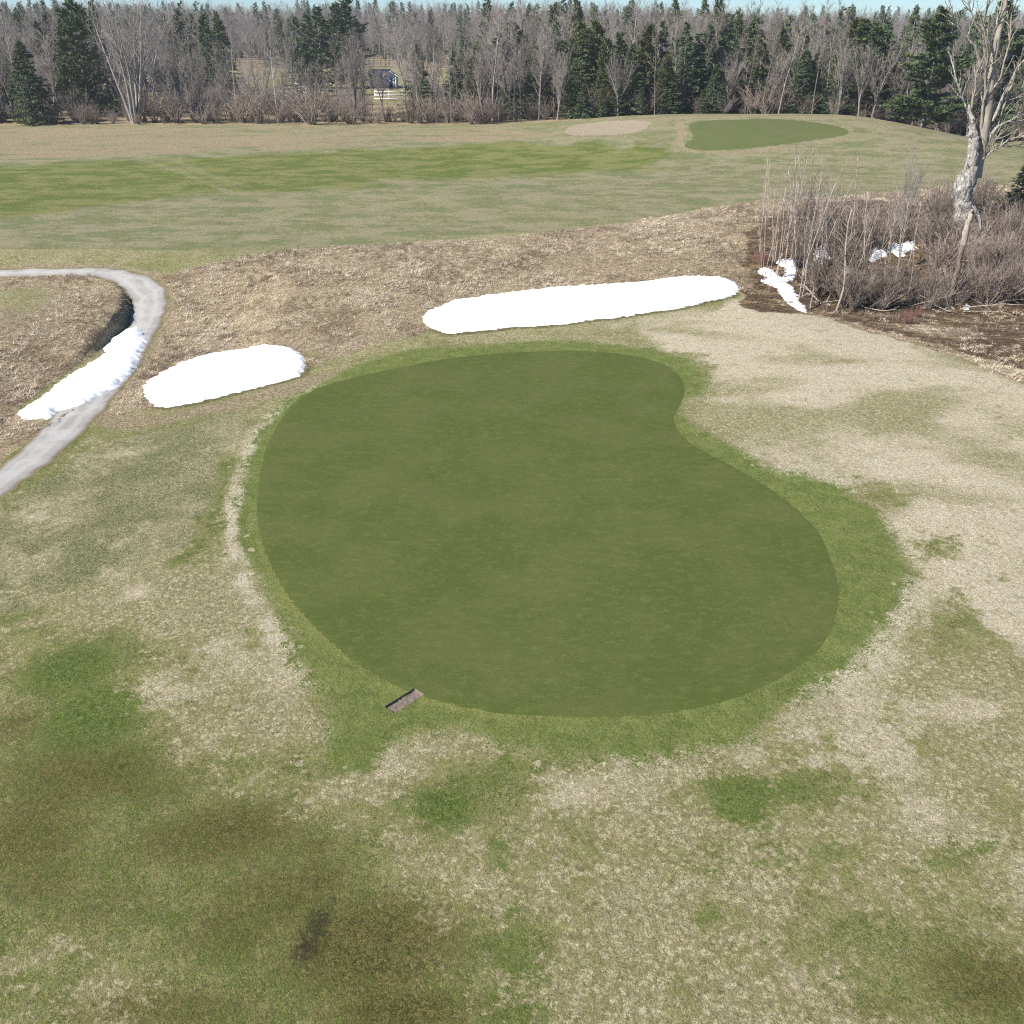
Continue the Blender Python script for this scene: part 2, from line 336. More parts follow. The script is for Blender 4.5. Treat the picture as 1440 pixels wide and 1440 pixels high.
def mat_plain(name, col, rough=0.7, var=0.15, scale=3.0):
    s = NT(name); n = s.noise(s.obj(), scale, 4, 0.65)
    return s.done(s.mix(n, tuple(v * (1 - var) for v in col[:3]) + (1,), tuple(min(0.9, v * (1 + var)) for v in col[:3]) + (1,)), rough)

M = {}
M['ground'] = mat_ground()
M['green'] = mat_green('putting_turf', C(94, 107, 52), C(104, 112, 61), C(115, 124, 67))
M['far_green'] = mat_green('far_putting_turf', C(112, 122, 74), C(118, 124, 80), C(126, 132, 84))
M['path'] = mat_path(); M['snow'] = mat_snow(); M['old_snow'] = mat_old_snow()
M['bark'] = mat_var('grey_bark', (0.14, 0.125, 0.115, 1), (0.30, 0.275, 0.255, 1), 1.5, 0.3, 0.9, (3, 3, 0.6))
M['twig'] = mat_var('twig_bark', (0.165, 0.142, 0.13, 1), (0.275, 0.24, 0.222, 1), 0.8, 0.3)
M['birch'] = mat_var('pale_bark', (0.36, 0.34, 0.31, 1), (0.52, 0.50, 0.47, 1), 1.2, 0.15, 0.85, (3, 3, 1))
def mat_dead():
    s = NT('weathered_wood'); o = s.obj(); a = s.noise(s.vmul(o, (2.2, 2.2, 0.8)), 2.0, 5, 0.7, 0.8); b = s.noise(s.vmul(o, (1, 1, 0.35)), 6.0, 4, 0.7)
    g = s.mix(s.step(b, 0.35, 0.65), (0.28, 0.26, 0.235, 1), (0.58, 0.55, 0.505, 1))
    g = s.mix(s.step(a, 0.47, 0.40), g, (0.10, 0.085, 0.075, 1))
    s.bump(s.math('ADD', s.math('MULTIPLY', a, 1.5), b), 0.9, 0.15); return s.done(g)
M['dead'] = mat_dead()
M['limb'] = mat_var('tan_bark', (0.22, 0.19, 0.15, 1), (0.40, 0.36, 0.30, 1), 2.0, 0.0, 0.9, (4, 4, 0.5))
M['brush'] = mat_var('brush_twig', (0.165, 0.13, 0.11, 1), (0.32, 0.265, 0.225, 1), 1.0, 0.45)
M['sapling'] = mat_var('sapling_bark', (0.27, 0.225, 0.19, 1), (0.42, 0.37, 0.32, 1), 1.0, 0.25)
M['spruce'] = mat_foliage('spruce_needles', (0.050, 0.078, 0.038, 1), (0.105, 0.145, 0.064, 1), (0.095, 0.122, 0.050, 1))
M['pine'] = mat_foliage('pine_needles', (0.060, 0.092, 0.042, 1), (0.130, 0.165, 0.072, 1), (0.105, 0.130, 0.054, 1))
M['cedar'] = mat_foliage('cedar_leaves', (0.065, 0.086, 0.034, 1), (0.140, 0.150, 0.060, 1), (0.095, 0.115, 0.048, 1))
M['pale_grey'] = mat_var('pale_grey_bark', (0.18, 0.168, 0.155, 1), (0.36, 0.335, 0.315, 1), 1.5, 0.0, 0.9, (3, 3, 0.6))
M['pale_twig'] = mat_var('pale_twig_bark', (0.21, 0.19, 0.175, 1), (0.32, 0.29, 0.27, 1), 0.8, 0.0)
M['dry'] = mat_var('dry_grass_blade', (0.52, 0.43, 0.325, 1), (0.74, 0.65, 0.52, 1), 0.5, 0.22)
M['dry_brown'] = mat_var('brown_grass_blade', (0.37, 0.29, 0.215, 1), (0.55, 0.45, 0.355, 1), 0.5, 0.25)
M['dry_dark'] = mat_var('dead_stalk', (0.17, 0.13, 0.10, 1), (0.34, 0.27, 0.21, 1), 0.5, 0.3)
M['soil'] = mat_plain('bare_soil', (0.17, 0.138, 0.115), 0.95, 0.6, 26)
M['white_paint'] = mat_plain('white_paint', (0.78, 0.79, 0.80), 0.5, 0.05)
M['wall_paint'] = mat_plain('pale_blue_siding', (0.60, 0.67, 0.74), 0.6, 0.06)
M['dark_wall'] = mat_plain('dark_siding', (0.50, 0.53, 0.55), 0.7, 0.12)
M['teal_roof'] = mat_plain('teal_metal_roof', (0.15, 0.23, 0.26), 0.5, 0.1)
M['dark_glass'] = mat_plain('dark_glass', (0.03, 0.05, 0.08), 0.15, 0.1)
M['mud'] = mat_plain('mud_clods', (0.19, 0.165, 0.14), 0.95, 0.4, 6)
M['straw_blade'] = mat_var('turf_blade', (0.16, 0.17, 0.07, 1), (0.36, 0.33, 0.21, 1), 0.5, 0.3)

# ------------------------------------------------------------------ object helpers
def mesh_np(name, V, F, mats, fmat=None, smooth_=False):
    """V (n,3) array, F list of arrays (each (m,k)) of polygons with k corners"""
    me = bpy.data.meshes.new(name); V = np.asarray(V, np.float32)
    F = [np.asarray(f, np.int32) for f in F if len(f)]
    me.vertices.add(len(V)); me.vertices.foreach_set('co', V.ravel())
    nl = sum(f.size for f in F); npz = sum(len(f) for f in F)
    me.loops.add(nl); me.loops.foreach_set('vertex_index', np.concatenate([f.ravel() for f in F]))
    me.polygons.add(npz)
    tot = np.concatenate([np.full(len(f), f.shape[1], np.int32) for f in F]); st = np.concatenate([[0], np.cumsum(tot)[:-1]]).astype(np.int32)
    me.polygons.foreach_set('loop_start', st); me.polygons.foreach_set('loop_total', tot)
    for m in (mats if isinstance(mats, (list, tuple)) else [mats]): me.materials.append(m)
    if fmat is not None: me.polygons.foreach_set('material_index', np.asarray(fmat, np.int32))
    if smooth_: me.polygons.foreach_set('use_smooth', np.ones(npz, bool))
    me.update(calc_edges=True); me.validate(); return me
def link(name, me, parent=None, loc=None):
    o = bpy.data.objects.new(name, me); COL.objects.link(o)
    if parent: o.parent = parent
    if loc: o.location = loc
    return o
def tag(o, label=None, cat=None, group=None, kind=None):
    if label: o['label'] = label
    if cat: o['category'] = cat
    if group: o['group'] = group
    if kind: o['kind'] = kind
    return o
def color_attr(me, name, arr):
    a = me.color_attributes.new(name, 'FLOAT_COLOR', 'POINT'); a.data.foreach_set('color', np.asarray(arr, np.float32).ravel())

class MB:
    """collects boxes and tubes into one mesh"""
    def __init__(s): s.V = []; s.Q = []; s.T = []; s.n = 0
    def add(s, V, Q=(), T=()):
        V = np.asarray(V, float); s.V.append(V)
        if len(Q): s.Q.append(np.asarray(Q) + s.n)
        if len(T): s.T.append(np.asarray(T) + s.n)
        s.n += len(V); return s
    def box(s, x0, x1, y0, y1, z0, z1):
        V = [(x, y, z) for z in (z0, z1) for y in (y0, y1) for x in (x0, x1)]
        return s.add(V, [(0, 2, 3, 1), (4, 5, 7, 6), (0, 1, 5, 4), (2, 6, 7, 3), (0, 4, 6, 2), (1, 3, 7, 5)])
    def tube(s, P, rad, k=5, cap=True, wob=0.0):
        P = np.asarray(P, float); rad = np.asarray(rad, float); n = len(P)
        T = np.gradient(P, axis=0); T /= np.linalg.norm(T, axis=1)[:, None] + 1e-9
        up = np.array([0.31, 0.17, 0.93]) if abs(T[0, 2]) < 0.8 else np.array([1.0, 0.13, 0.07])
        A = np.cross(T, up); A /= np.linalg.norm(A, axis=1)[:, None] + 1e-9; B = np.cross(T, A)
        an = np.arange(k) * 2 * math.pi / k
        rr = rad[:, None] * np.ones(k)[None]
        if wob: rr = rr * (1 + wob * (RNG.random((n, k)) - 0.5) * 2)
        V = P[:, None] + A[:, None] * (np.cos(an)[None] * rr)[..., None] + B[:, None] * (np.sin(an)[None] * rr)[..., None]
        i = np.arange(n - 1)[:, None] * k + np.arange(k)[None]; j = np.arange(n - 1)[:, None] * k + (np.arange(k)[None] + 1) % k
        Q = np.stack([i, j, j + k, i + k], -1).reshape(-1, 4)
        V = V.reshape(-1, 3); Tt = []
        if cap:
            V = np.vstack([V, P[-1] + T[-1] * rad[-1] * 0.5]); e = (n - 1) * k
            Tt = [(e + a, e + (a + 1) % k, n * k) for a in range(k)]
        return s.add(V, Q, Tt)
    def spikes(s, P, Q, r):
        """many thin three-sided spikes from P to Q, as arrays"""
        P = np.asarray(P, float); Q = np.asarray(Q, float); n = len(P)
        if n == 0: return s
        D = Q - P; D /= np.linalg.norm(D, axis=1)[:, None] + 1e-9
        A = np.cross(D, RNG.normal(size=(n, 3))); A /= np.linalg.norm(A, axis=1)[:, None] + 1e-9; B = np.cross(D, A)
        r = np.broadcast_to(np.asarray(r, float), (n,))[:, None]
        V = np.stack([P + A * r, P - A * r * 0.5 + B * r * 0.87, P - A * r * 0.5 - B * r * 0.87, Q], 1).reshape(-1, 3)
        b = np.arange(n)[:, None] * 4
        return s.add(V, (), np.concatenate([b + np.array([0, 1, 3]), b + np.array([1, 2, 3]), b + np.array([2, 0, 3])]))
    def mesh(s, name, mats, smooth_=False):
        F = []
        if s.Q: F.append(np.concatenate(s.Q))
        if s.T: F.append(np.concatenate(s.T))
        return mesh_np(name, np.concatenate(s.V), F, mats, None, smooth_)

# ------------------------------------------------------------------ ground sheet
def axis(fine0, fine1, step, far0, far1, g=1.18):
    a = list(np.arange(fine0, fine1 + 1e-6, step)); s = step; v = fine1
    while v < far1: s = min(s * g, 90); v += s; a.append(v)
    s = step; v = fine0; pre = []
    while v > far0: s = min(s * g, 90); v -= s; pre.append(v)
    return np.array(pre[::-1] + a)
GX = axis(-38, 50, 0.25, -900, 900, 1.10); GY = axis(7, 96, 0.25, -220, 930, 1.022)
XX, YY = np.meshgrid(GX, GY)
x, y = XX.ravel(), YY.ravel(); Z = height(x, y)

WOB = 2.4 * (fbm(x / 3.2, y / 3.2, 91, 3) - 0.5) + 1.0 * (fbm(x / 0.9, y / 0.9, 95, 2) - 0.5)
def blob(px, py, rx, ry, p=2.0):
    c = np.array(W(px, py)); a = W(px + rx, py); wx = abs(a[0] - c[0]) + 0.05
    wy = (W(px, py - ry)[1] - W(px, py + ry)[1]) / 2 + 0.05
    return np.exp(-(((x - c[0]) / wx) ** 2 + ((y - c[1]) / wy) ** 2) ** (p / 2))
def strip(pts, wpx):
    P = WP(pts); m = pts[len(pts) // 2]; c = W(*m); w = abs(W(m[0] + wpx, m[1])[0] - c[0])
    w = w * np.clip(1.15 + 0.9 * WOB, 0.25, 2.6)
    return np.exp(-(line_d(P, x, y) / w) ** 2)
def area(pts, soft, wob=1.0):
    return smooth(-soft, soft, poly_sd(WP(pts), x, y) + wob * soft * WOB)
mx = np.maximum
sd_green = poly_sd(GREEN, x, y); sd_fringe = poly_sd(FRINGE, x, y)
sd_fgreen = poly_sd(FAR_GREEN, x, y); sd_sand = poly_sd(SAND, x, y); sd_path = poly_sd(PATH, x, y)

straw = 0.60 + 0.45 * (fbm(x / 7, y / 7, 21, 2) - 0.5)
lush = 0.10 + 0 * x; dark = 0 * x; pale = 0 * x; tan = 0 * x; stain = 0 * x
# pale ring outside the collar and dead areas
straw = mx(straw, 1.05 * strip([(445,544),(400,572),(370,598),(348,640),(332,690),(325,760),(345,820),(385,890),(420,960)], 17))
pale = mx(pale, (0.35 + 0.6 * np.clip((fbm(x / 1.2, y / 1.2, 83, 3) - 0.3) * 3, 0, 1)) * strip([(445,544),(400,572),(370,598),(348,640),(332,690),(325,760),(345,820),(385,890),(420,960)], 14))
straw = mx(straw, 0.80 * area([(310,770),(345,800),(400,890),(465,1000),(450,1050),(340,1060),(250,970),(150,890),(120,860),(220,815)], 1.2))
PT = np.clip((fbm(x / 1.0, y / 1.0, 81, 4) - 0.36) * 4.5, 0, 1)
pale = mx(pale, 0.45 * PT * strip([(520,1075),(600,1060),(690,1058),(760,1085),(850,1090),(930,1075),(1050,1060),(1180,985)], 60))
straw = mx(straw, (0.62 + 0.4 * PT) * strip([(470,1115),(520,1080),(600,1062),(690,1060),(760,1090),(850,1095),(930,1078),(1000,1072),(1060,1058)], 60))
straw = mx(straw, (0.7 + 0.3 * PT) * strip([(1080,1035),(1140,1005),(1200,970),(1250,915),(1290,860),(1330,800)], 60))
pale = mx(pale, 0.7 * strip([(1190,950),(1230,905),(1260,865),(1290,820),(1340,790)], 40))
straw = mx(straw, 1.0 * blob(800, 1115, 90, 40)); pale = mx(pale, 0.55 * PT * blob(790, 1115, 110, 50)); pale = mx(pale, 0.5 * blob(400, 950, 60, 70)); straw = mx(straw, 0.9 * blob(520, 1120, 40, 22))
big = area([(830,452),(960,432),(1050,418),(1130,434),(1230,458),(1330,494),(1440,534),(1560,580),(1600,1010),(1440,960),(1370,880),(1310,830),(1280,760),(1210,690),(1090,660),(1010,615),(960,575),(1003,532),(970,500),(900,480)], 2.2, 0.8)
straw = mx(straw, 1.05 * big * (0.9 + 0.5 * (fbm(x / 3.0, y / 2.0, 23, 3) - 0.35))); pale = mx(pale, (0.75 + 1.5 * (fbm(x / 5.0, y / 3.0, 25, 3) - 0.5)) * big)
straw = mx(straw, 0.74 * area([(1000,1150),(1300,880),(1560,920),(1600,1330),(1250,1280),(1050,1300),(900,1350),(760,1250),(760,1120)], 1.6))
straw = mx(straw, 0.6 * blob(660, 1230, 160, 70)); straw = mx(straw, 0.68 * blob(1300, 1150, 160, 80)); pale = mx(pale, 0.45 * blob(1350, 1180, 130, 60))
straw = mx(straw, 0.75 * blob(620, 1290, 60, 30)); straw = mx(straw, 0.6 * blob(150, 1330, 180, 50)); straw = mx(straw, 0.66 * blob(20, 940, 40, 30))
straw = mx(straw, 0.62 * blob(200, 1190, 120, 45))
for (px_, py_, rx_, ry_, v) in [(1280,590,60,26,0.75),(1060,560,60,26,0.45),(1100,610,50,22,0.4),(1400,640,60,30,0.5),(1250,560,40,10,0.3),(1150,500,90,14,0.35),(1340,700,70,22,0.4),(1180,580,70,12,0.3),(1420,800,60,30,0.45),(1000,470,60,8,0.3)]:
    pale = pale - v * blob(px_, py_, rx_, ry_); dark = mx(dark, 0.35 * v * blob(px_, py_, rx_, ry_))
for (px_, py_, rx_, ry_, v) in [(1360,850,70,40,0.3),(1330,760,60,22,0.28),(1260,705,50,16,0.3),(1420,600,50,25,0.4),(1390,740,14,4,0.6),(1200,1110,80,30,0.2),(1030,1140,50,20,0.2)]:
    straw = straw - v * blob(px_, py_, rx_, ry_)
# lush
for (px_, py_, rx_, ry_, v) in [(100,940,70,45,.9),(130,1010,80,60,1.),(170,1070,60,40,.7),(180,930,90,40,.35),(620,1135,60,34,.9),(500,1075,45,26,.6),(680,1100,60,20,.5),(1060,1110,120,32,.7),(1000,1205,60,30,.6),(1190,1200,60,30,.45),(730,1080,40,16,.5),(340,1075,60,20,.5),(560,1000,60,30,.35),(990,1290,30,20,.5),(730,1340,40,30,.5),(1310,1210,40,16,.5)]:
    lush = mx(lush, v * blob(px_, py_, rx_, ry_)); straw = straw - 0.5 * v * blob(px_, py_, rx_, ry_)
# olive brown, moss
for (px_, py_, rx_, ry_, v) in [(120,1090,170,60,.7),(300,1180,190,55,.7),(40,1180,120,80,.7),(400,1260,160,80,.65),(330,1165,120,50,.8),(220,1110,90,40,.55),(60,1130,90,70,.65),(60,1240,110,50,.6),(520,1330,150,90,.95),(450,1240,60,50,.7),(330,1300,130,80,.6),(250,1420,230,50,.6),(560,1420,130,40,.9),(1390,1380,120,70,.75),(20,1020,50,40,.6),(30,1100,60,40,.55),(150,1270,140,60,.5),(1250,1420,150,30,.4),(440,1190,60,25,.6)]:
    dark = mx(dark, v * blob(px_, py_, rx_, ry_)); straw = straw - 0.32 * v * blob(px_, py_, rx_, ry_)
for (px_, py_, rx_, ry_, v) in [(430,1335,22,22,1.),(445,1300,16,28,1.),(465,1270,14,16,.6),(440,1230,40,30,.35),(400,1205,10,6,.6),(190,1278,10,5,.5)]:
    stain = mx(stain, v * blob(px_, py_, rx_, ry_))
fgm = smooth(46, 38, y)
straw = straw + fgm * (0.55 * (fbm(x / 2.4, y / 2.4, 101, 3) - 0.5) + 0.35 * (fbm(x / 0.8, y / 0.8, 103, 2) - 0.5))
pale = mx(pale, 0.6 * fgm * np.clip((fbm(x / 3.0, y / 3.0, 105, 3) - 0.5) * 5, 0, 1) * (1 - np.clip(dark * 1.5, 0, 1)))
lush = mx(lush, 0.62 * fgm * np.clip((fbm(x / 1.8, y / 1.8, 107, 3) - 0.56) * 6, 0, 1))
# grey matted turf between path and green, with its mown edge
gray = area([(0,712),(70,662),(140,610),(240,592),(335,570),(340,590),(322,640),(300,700),(272,770),(150,825),(0,872),(-120,900),(-120,760)], 1.6) * (0.75 + 0.6 * (fbm(x / 5, y / 5, 65, 3) - 0.4))
straw = straw - 0.22 * gray
edge = strip([(-60,893),(0,875),(80,853),(160,822),(240,793),(280,772),(305,715),(322,650)], 9)
edge = edge * smooth(0.25, 0.6, fbm(x / 2.5, y / 2.5, 67, 2)); lush = mx(lush, 0.6 * edge); gray = gray * (1 - edge); straw = straw - 0.4 * edge
tan = mx(tan, 0.9 * strip([(150,596),(210,596),(300,576),(400,550),(450,530)], 22)); tan = mx(tan, 0.8 * blob(190, 592, 60, 18))
# banks of tall brown rough
rough = area([(208,572),(185,580),(150,590),(172,552),(205,508),(226,470),(240,440),(241,415),(228,392),(225,388),(300,368),(400,352),(560,343),(700,334),(850,318),(980,296),(1062,282),(1200,275),(1440,255),(1700,240),(1700,640),(1440,540),(1300,488),(1160,447),(1060,424),(1030,405),(930,430),(780,450),(640,460),(600,466),(540,478),(470,510),(428,520),(300,552)], 0.5)
rough = mx(rough, smooth(-0.2, 0.3, poly_sd(KNOLL, x, y)) * (1 - 0.9 * blob(-10, 430, 90, 42)))
rough = mx(rough, area([(20,582),(62,588),(75,598),(45,618),(0,653),(-60,700),(-120,720),(-80,660),(-20,610)], 0.4))
tan = mx(tan, 0.95 * blob(0, 450, 90, 26)); lush = mx(lush, 0.7 * blob(20, 405, 50, 8))
lush = mx(lush, 0.8 * blob(420, 497, 45, 14)); rough = rough * (1 - 0.55 * blob(430, 500, 50, 16))
wet = area([(1045,425),(1060,395),(1050,340),(1075,300),(1200,280),(1320,290),(1440,270),(1600,270),(1600,560),(1440,522),(1320,484),(1180,447),(1080,438)], 1.0)
wet = mx(wet, 0.55 * blob(1050, 300, 60, 18)); wet = wet * (1 - 0.75 * blob(1320, 465, 60, 12)) 
SN1 = [(593,447),(612,432),(650,421),(700,414),(775,405),(850,399),(900,397),(950,390),(985,388),(1020,392),(1042,404),(1030,416),(1000,423),(960,433),(900,441),(860,447),(790,456),(720,460),(660,467),(630,469),(605,460)]
SN2 = [(202,548),(215,530),(250,512),(300,497),(350,490),(400,487),(418,494),(431,508),(424,528),(390,538),(330,553),(270,567),(235,573),(208,566)]
for q in (SN1, SN2): dark = mx(dark, 0.8 * np.exp(-((poly_sd(WP(q), x, y) + 0.1) / 0.4) ** 2))
# far fairway
fair = smooth(0, 1.5, y - np.interp(x, FOOT_X, TOP_Y) - 0.5) * smooth(-30, 20, y)
fair = mx(fair, smooth(-1, 1, y - 73 + 0 * x) * (x < -12))
straw = np.where(fair > 0.4, 0.30 + 0.42 * (fbm(x / 14, y / 4.5, 31, 3) - 0.5), straw)
stripe = area([(-700,245),(-200,238),(0,231),(200,224),(450,212),(700,199),(900,203),(950,212),(945,235),(800,244),(600,254),(430,268),(250,277),(130,290),(60,302),(-100,318),(-700,330)], 4.0)
lush = np.where(fair > 0.4, 0.05 + 0.72 * stripe, lush); straw = straw - 0.25 * stripe * (fair > 0.4)
lush = lush + 0.35 * (fair > 0.4) * blob(60, 265, 200, 18) + 0.4 * blob(780, 225, 160, 18)
trk = mx(strip([(205,226),(250,240),(318,268)], 8), strip([(245,226),(290,245),(345,262)], 8)); straw = straw + 0.25 * trk; lush = lush - 0.35 * trk
# bleached rough behind the fairway, mound
band = area([(-900,175),(-200,176),(200,177),(500,176),(700,176),(790,190),(700,197),(450,208),(200,219),(0,226),(-900,240)], 2.5)
tan = mx(tan, (0.55 + 1.0 * (fbm(x / 9, y / 2.6, 33, 3) - 0.45)) * band); tan = mx(tan, 0.9 * strip([(0,222),(120,218),(260,212)], 26)); tan = mx(tan, 0.6 * strip([(330,214),(480,206),(560,200)], 20)); lush = lush * (1 - 0.8 * band)
mound = np.exp(-np.abs((x - 38) / 36) ** 3 - np.abs((y - 137) / 27) ** 3)
tan = mx(tan, (0.30 + 0.9 * (fbm(x / 9, y / 3.5, 77, 3) - 0.35)) * mound); lush = lush * (1 - 0.85 * mound * (1 - stripe))
tan = mx(tan, 0.75 * np.exp(-((y - 143.5) / 3.5) ** 2) * mound)  # crest paled: the mound's shading is put into the colour
coll = np.exp(-((sd_fgreen + 1.6) / 1.3) ** 2); lush = mx(lush, 0.8 * coll * smooth(30, 55, x + 0 * y)); tan = tan * (1 - 0.6 * coll)
tan = mx(tan, 0.8 * strip([(955,172),(960,190),(955,200),(975,214),(1040,215),(1140,203),(1190,195)], 10))
tan = mx(tan, 0.45 * np.exp(-((sd_sand + 1.5) / 2.5) ** 2))
# forest floor and pasture beyond
wood = smooth(155, 161, y + 3 * (fbm(x / 11, y / 11, 8, 2) - 0.5) + 0 * x)
fair = fair * (1 - wood); tan = tan * (1 - wood); rough = mx(rough, wood); lush = lush * (1 - wood); wet = mx(wet, 0.45 * wood * smooth(0.4, 0.7, fbm(x / 15, y / 15, 9, 2)))
past = smooth(190, 198, y) * smooth(352, 340, y) * smooth(-105, -80, x) * smooth(6, -8, x)
tan = mx(tan, 0.3 * past); rough = rough * (1 - 0.5 * past); wet = wet * (1 - past)
tan = mx(tan, 0.75 * np.exp(-((sd_path + 0.35) / 0.55) ** 2) * smooth(38, 44, y))
no_path = np.clip(1 - smooth(-0.4, 0.2, sd_path), 0, 1)
straw = straw * no_path; mask_a = np.stack([straw, lush, dark, pale], -1)
mask_b = np.stack([rough, gray, fair, wet], -1); mask_c = np.stack([np.clip(sd_fringe, -3, 3), smooth(-0.25, 0.25, sd_sand + 0.6 * (fbm(x, y, 4, 2) - 0.5)), stain, tan], -1)

Z = Z - 0.12 * smooth(-0.3, 2.5, sd_sand)                      # bunker is a shallow bowl
nx, ny = len(GX), len(GY); idx = np.arange(nx * ny).reshape(ny, nx)
quads = np.stack([idx[:-1, :-1], idx[:-1, 1:], idx[1:, 1:], idx[1:, :-1]], -1).reshape(-1, 4)
ground_me = mesh_np('ground', np.stack([x, y, Z], -1), [quads], M['ground'], None, True)
for nme, arr in (('mask_a', mask_a), ('mask_b', mask_b), ('mask_c', mask_c), ('mask_d', np.stack([np.clip(sd_green, -3, 3), mx(blob(420, 850, 90, 220), blob(640, 1000, 160, 60)), smooth(46, 38, y) * smooth(0.38, 0.6, fbm(x / 3, y / 3, 17, 2) + 0.12), 0 * x + 1], -1))): color_attr(ground_me, nme, arr)
ground = tag(link('ground', ground_me), 'patchy spring turf of green grass, straw and brown rough', None, None, 'structure')

def sheet(name, sd, off, lo, mat, label, keep=-0.6):
    """a skin of the ground grid where sd > keep, lifted by off(sd)"""
    need = (sd > keep).reshape(ny, nx); cell = need[:-1, :-1] | need[:-1, 1:] | need[1:, 1:] | need[1:, :-1]
    q = quads[cell.ravel()]; u, inv = np.unique(q.ravel(), return_inverse=True)
    V = np.stack([x[u], y[u], Z[u] + off(sd[u], u)], -1)
    me = mesh_np(name, V, [inv.reshape(-1, 4)], mat, None, True)
    color_attr(me, 'mask_c', np.stack([sd[u], mask_c[u, 1], stain[u], tan[u]], -1))
    return tag(link(name, me), label, None, None, 'structure')
green = sheet('putting_green', sd_green, lambda s, u: np.clip(s * 0.12, -0.05, 0.012), 0, M['green'], 'closely mown kidney shaped putting green with a brighter collar')
sd_pr = sd_path + 0.42 * (fbm(x * 1.6, y * 1.6, 14, 3) - 0.5)
path = sheet('cart_path', sd_pr, lambda s, u: np.clip(s * 0.16, -0.08, 0.03), 0, M['path'], 'pale grey gravel cart path bending round the brown knoll')
far_green = sheet('far_putting_green', sd_fgreen, lambda s, u: np.clip(s * 0.12, -0.06, 0.02), 0, M['far_green'], 'distant mown putting green on top of the mound', -1.5)

# ------------------------------------------------------------------ strip of sod cut out of the turf
ca, cb = np.array(W(541, 994)), np.array(W(583, 968)); ax_ = (cb - ca); Lc = np.linalg.norm(ax_); ax_ /= Lc; pr_ = np.array([ax_[1], -ax_[0]])
mid = (ca + cb) / 2 + pr_ * 0.20; hl, hw = Lc / 2, 0.21
corners = [mid - ax_ * hl - pr_ * hw, mid + ax_ * hl - pr_ * hw, mid + ax_ * hl + pr_ * hw, mid - ax_ * hl + pr_ * hw]
def cut_hole(me):
    bm = bmesh.new(); bm.from_mesh(me)
    for i in range(4):
        a = corners[i]; n = (-pr_, ax_, pr_, -ax_)[i]
        fs = [f for f in bm.faces if (f.calc_center_median().xy - Vector(mid)).length < 1.6]
        geom = list({e for f in fs for e in list(f.verts) + list(f.edges)}) + fs
        bmesh.ops.bisect_plane(bm, geom=geom, plane_co=(a[0], a[1], 0), plane_no=(n[0], n[1], 0))
    dele = []
    for f in bm.faces:
        c = f.calc_center_median()
        if abs(c.x - mid[0]) < 1.5 and abs(c.y - mid[1]) < 1.5:
            q = np.array([c.x, c.y]) - mid
            if abs(q @ ax_) < hl and abs(q @ pr_) < hw: dele.append(f)
    bmesh.ops.delete(bm, geom=dele, context='FACES'); bm.to_mesh(me); bm.free()
cut_hole(ground_me); cut_hole(green.data)
nu, nv = 30, 10; V = []; 
for j in range(nv + 1):
    for i in range(nu + 1):
        p = mid + ax_ * (i / nu * 2 - 1) * hl + pr_ * (j / nv * 2 - 1) * hw
        zt = float(height(p[0], p[1])); rim = i in (0, nu) or j in (0, nv)
        V.append((p[0], p[1], zt + 0.004 if rim else zt - 0.085 + 0.055 * random.random()))
ii = np.arange((nu + 1) * (nv + 1)).reshape(nv + 1, nu + 1)
V = np.array(V); 
for j in range(nv + 1):           # steep walls: pull the first inner ring close to the rim
    for i in range(nu + 1):
        k = ii[j, i]
        if 0 < i < nu and 0 < j < nv:
            u_, v_ = i / nu * 2 - 1, j / nv * 2 - 1
            if i == 1: u_ = -0.985
            if i == nu - 1: u_ = 0.985
            if j == 1: v_ = -0.95
            if j == nv - 1: v_ = 0.95
            p = mid + ax_ * u_ * hl + pr_ * v_ * hw; V[k, 0], V[k, 1] = p
cutq = np.stack([ii[:-1, :-1], ii[1:, :-1], ii[1:, 1:], ii[:-1, 1:]], -1).reshape(-1, 4)
tag(link('sod_cut', mesh_np('sod_cut', V, [cutq], M['soil'])), 'narrow strip of bare soil cut into the turf across the green edge', 'bare soil')

# ------------------------------------------------------------------ snow
SNOWS = []
def snow(px_poly, label, thick=0.28, cell=0.11, mat='snow', rag=0.22, group=None):
    P = spline(WP(px_poly), 2); SNOWS.append(P); x0, y0 = P.min(0) - 0.6; x1, y1 = P.max(0) + 0.6
    gx = np.arange(x0, x1, cell); gy = np.arange(y0, y1, cell); A, B = np.meshgrid(gx, gy); a, b = A.ravel(), B.ravel()
    s = poly_sd(P, a, b) + rag * 2 * (0.7 * (fbm(a * 1.2, b * 1.2, 41, 3) - 0.5) + 0.8 * (fbm(a * 5, b * 5, 47, 2) - 0.5))
    h = np.where(s > 0, thick * (1 - np.exp(-s / 0.45)) + 0.05 * (fbm(a * 1.1, b * 1.1, 51, 3) - 0.5) * np.clip(s, 0, 1), np.clip(s * 0.8, -0.25, 0))
    V = np.stack([a, b, height(a, b) + h], -1); n_, m_ = len(gx), len(gy); I = np.arange(n_ * m_).reshape(m_, n_)
    Q = np.stack([I[:-1, :-1], I[:-1, 1:], I[1:, 1:], I[1:, :-1]], -1).reshape(-1, 4)
    keep = (s[Q] > -0.25).any(1); Q = Q[keep]; u, inv = np.unique(Q.ravel(), return_inverse=True)
    c = V[u].mean(0); c[2] = V[u][:, 2].min()
    o = link('snow_patch', mesh_np('snow_patch', V[u] - c, [inv.reshape(-1, 4)], M[mat], None, True), None, tuple(c))
    return tag(o, label, 'snow patch', group)
snow(SN1, 'longest bank of melting snow below the brown slope behind the green')
snow(SN2, 'oval patch of white snow beside the putting green and below the path bend')
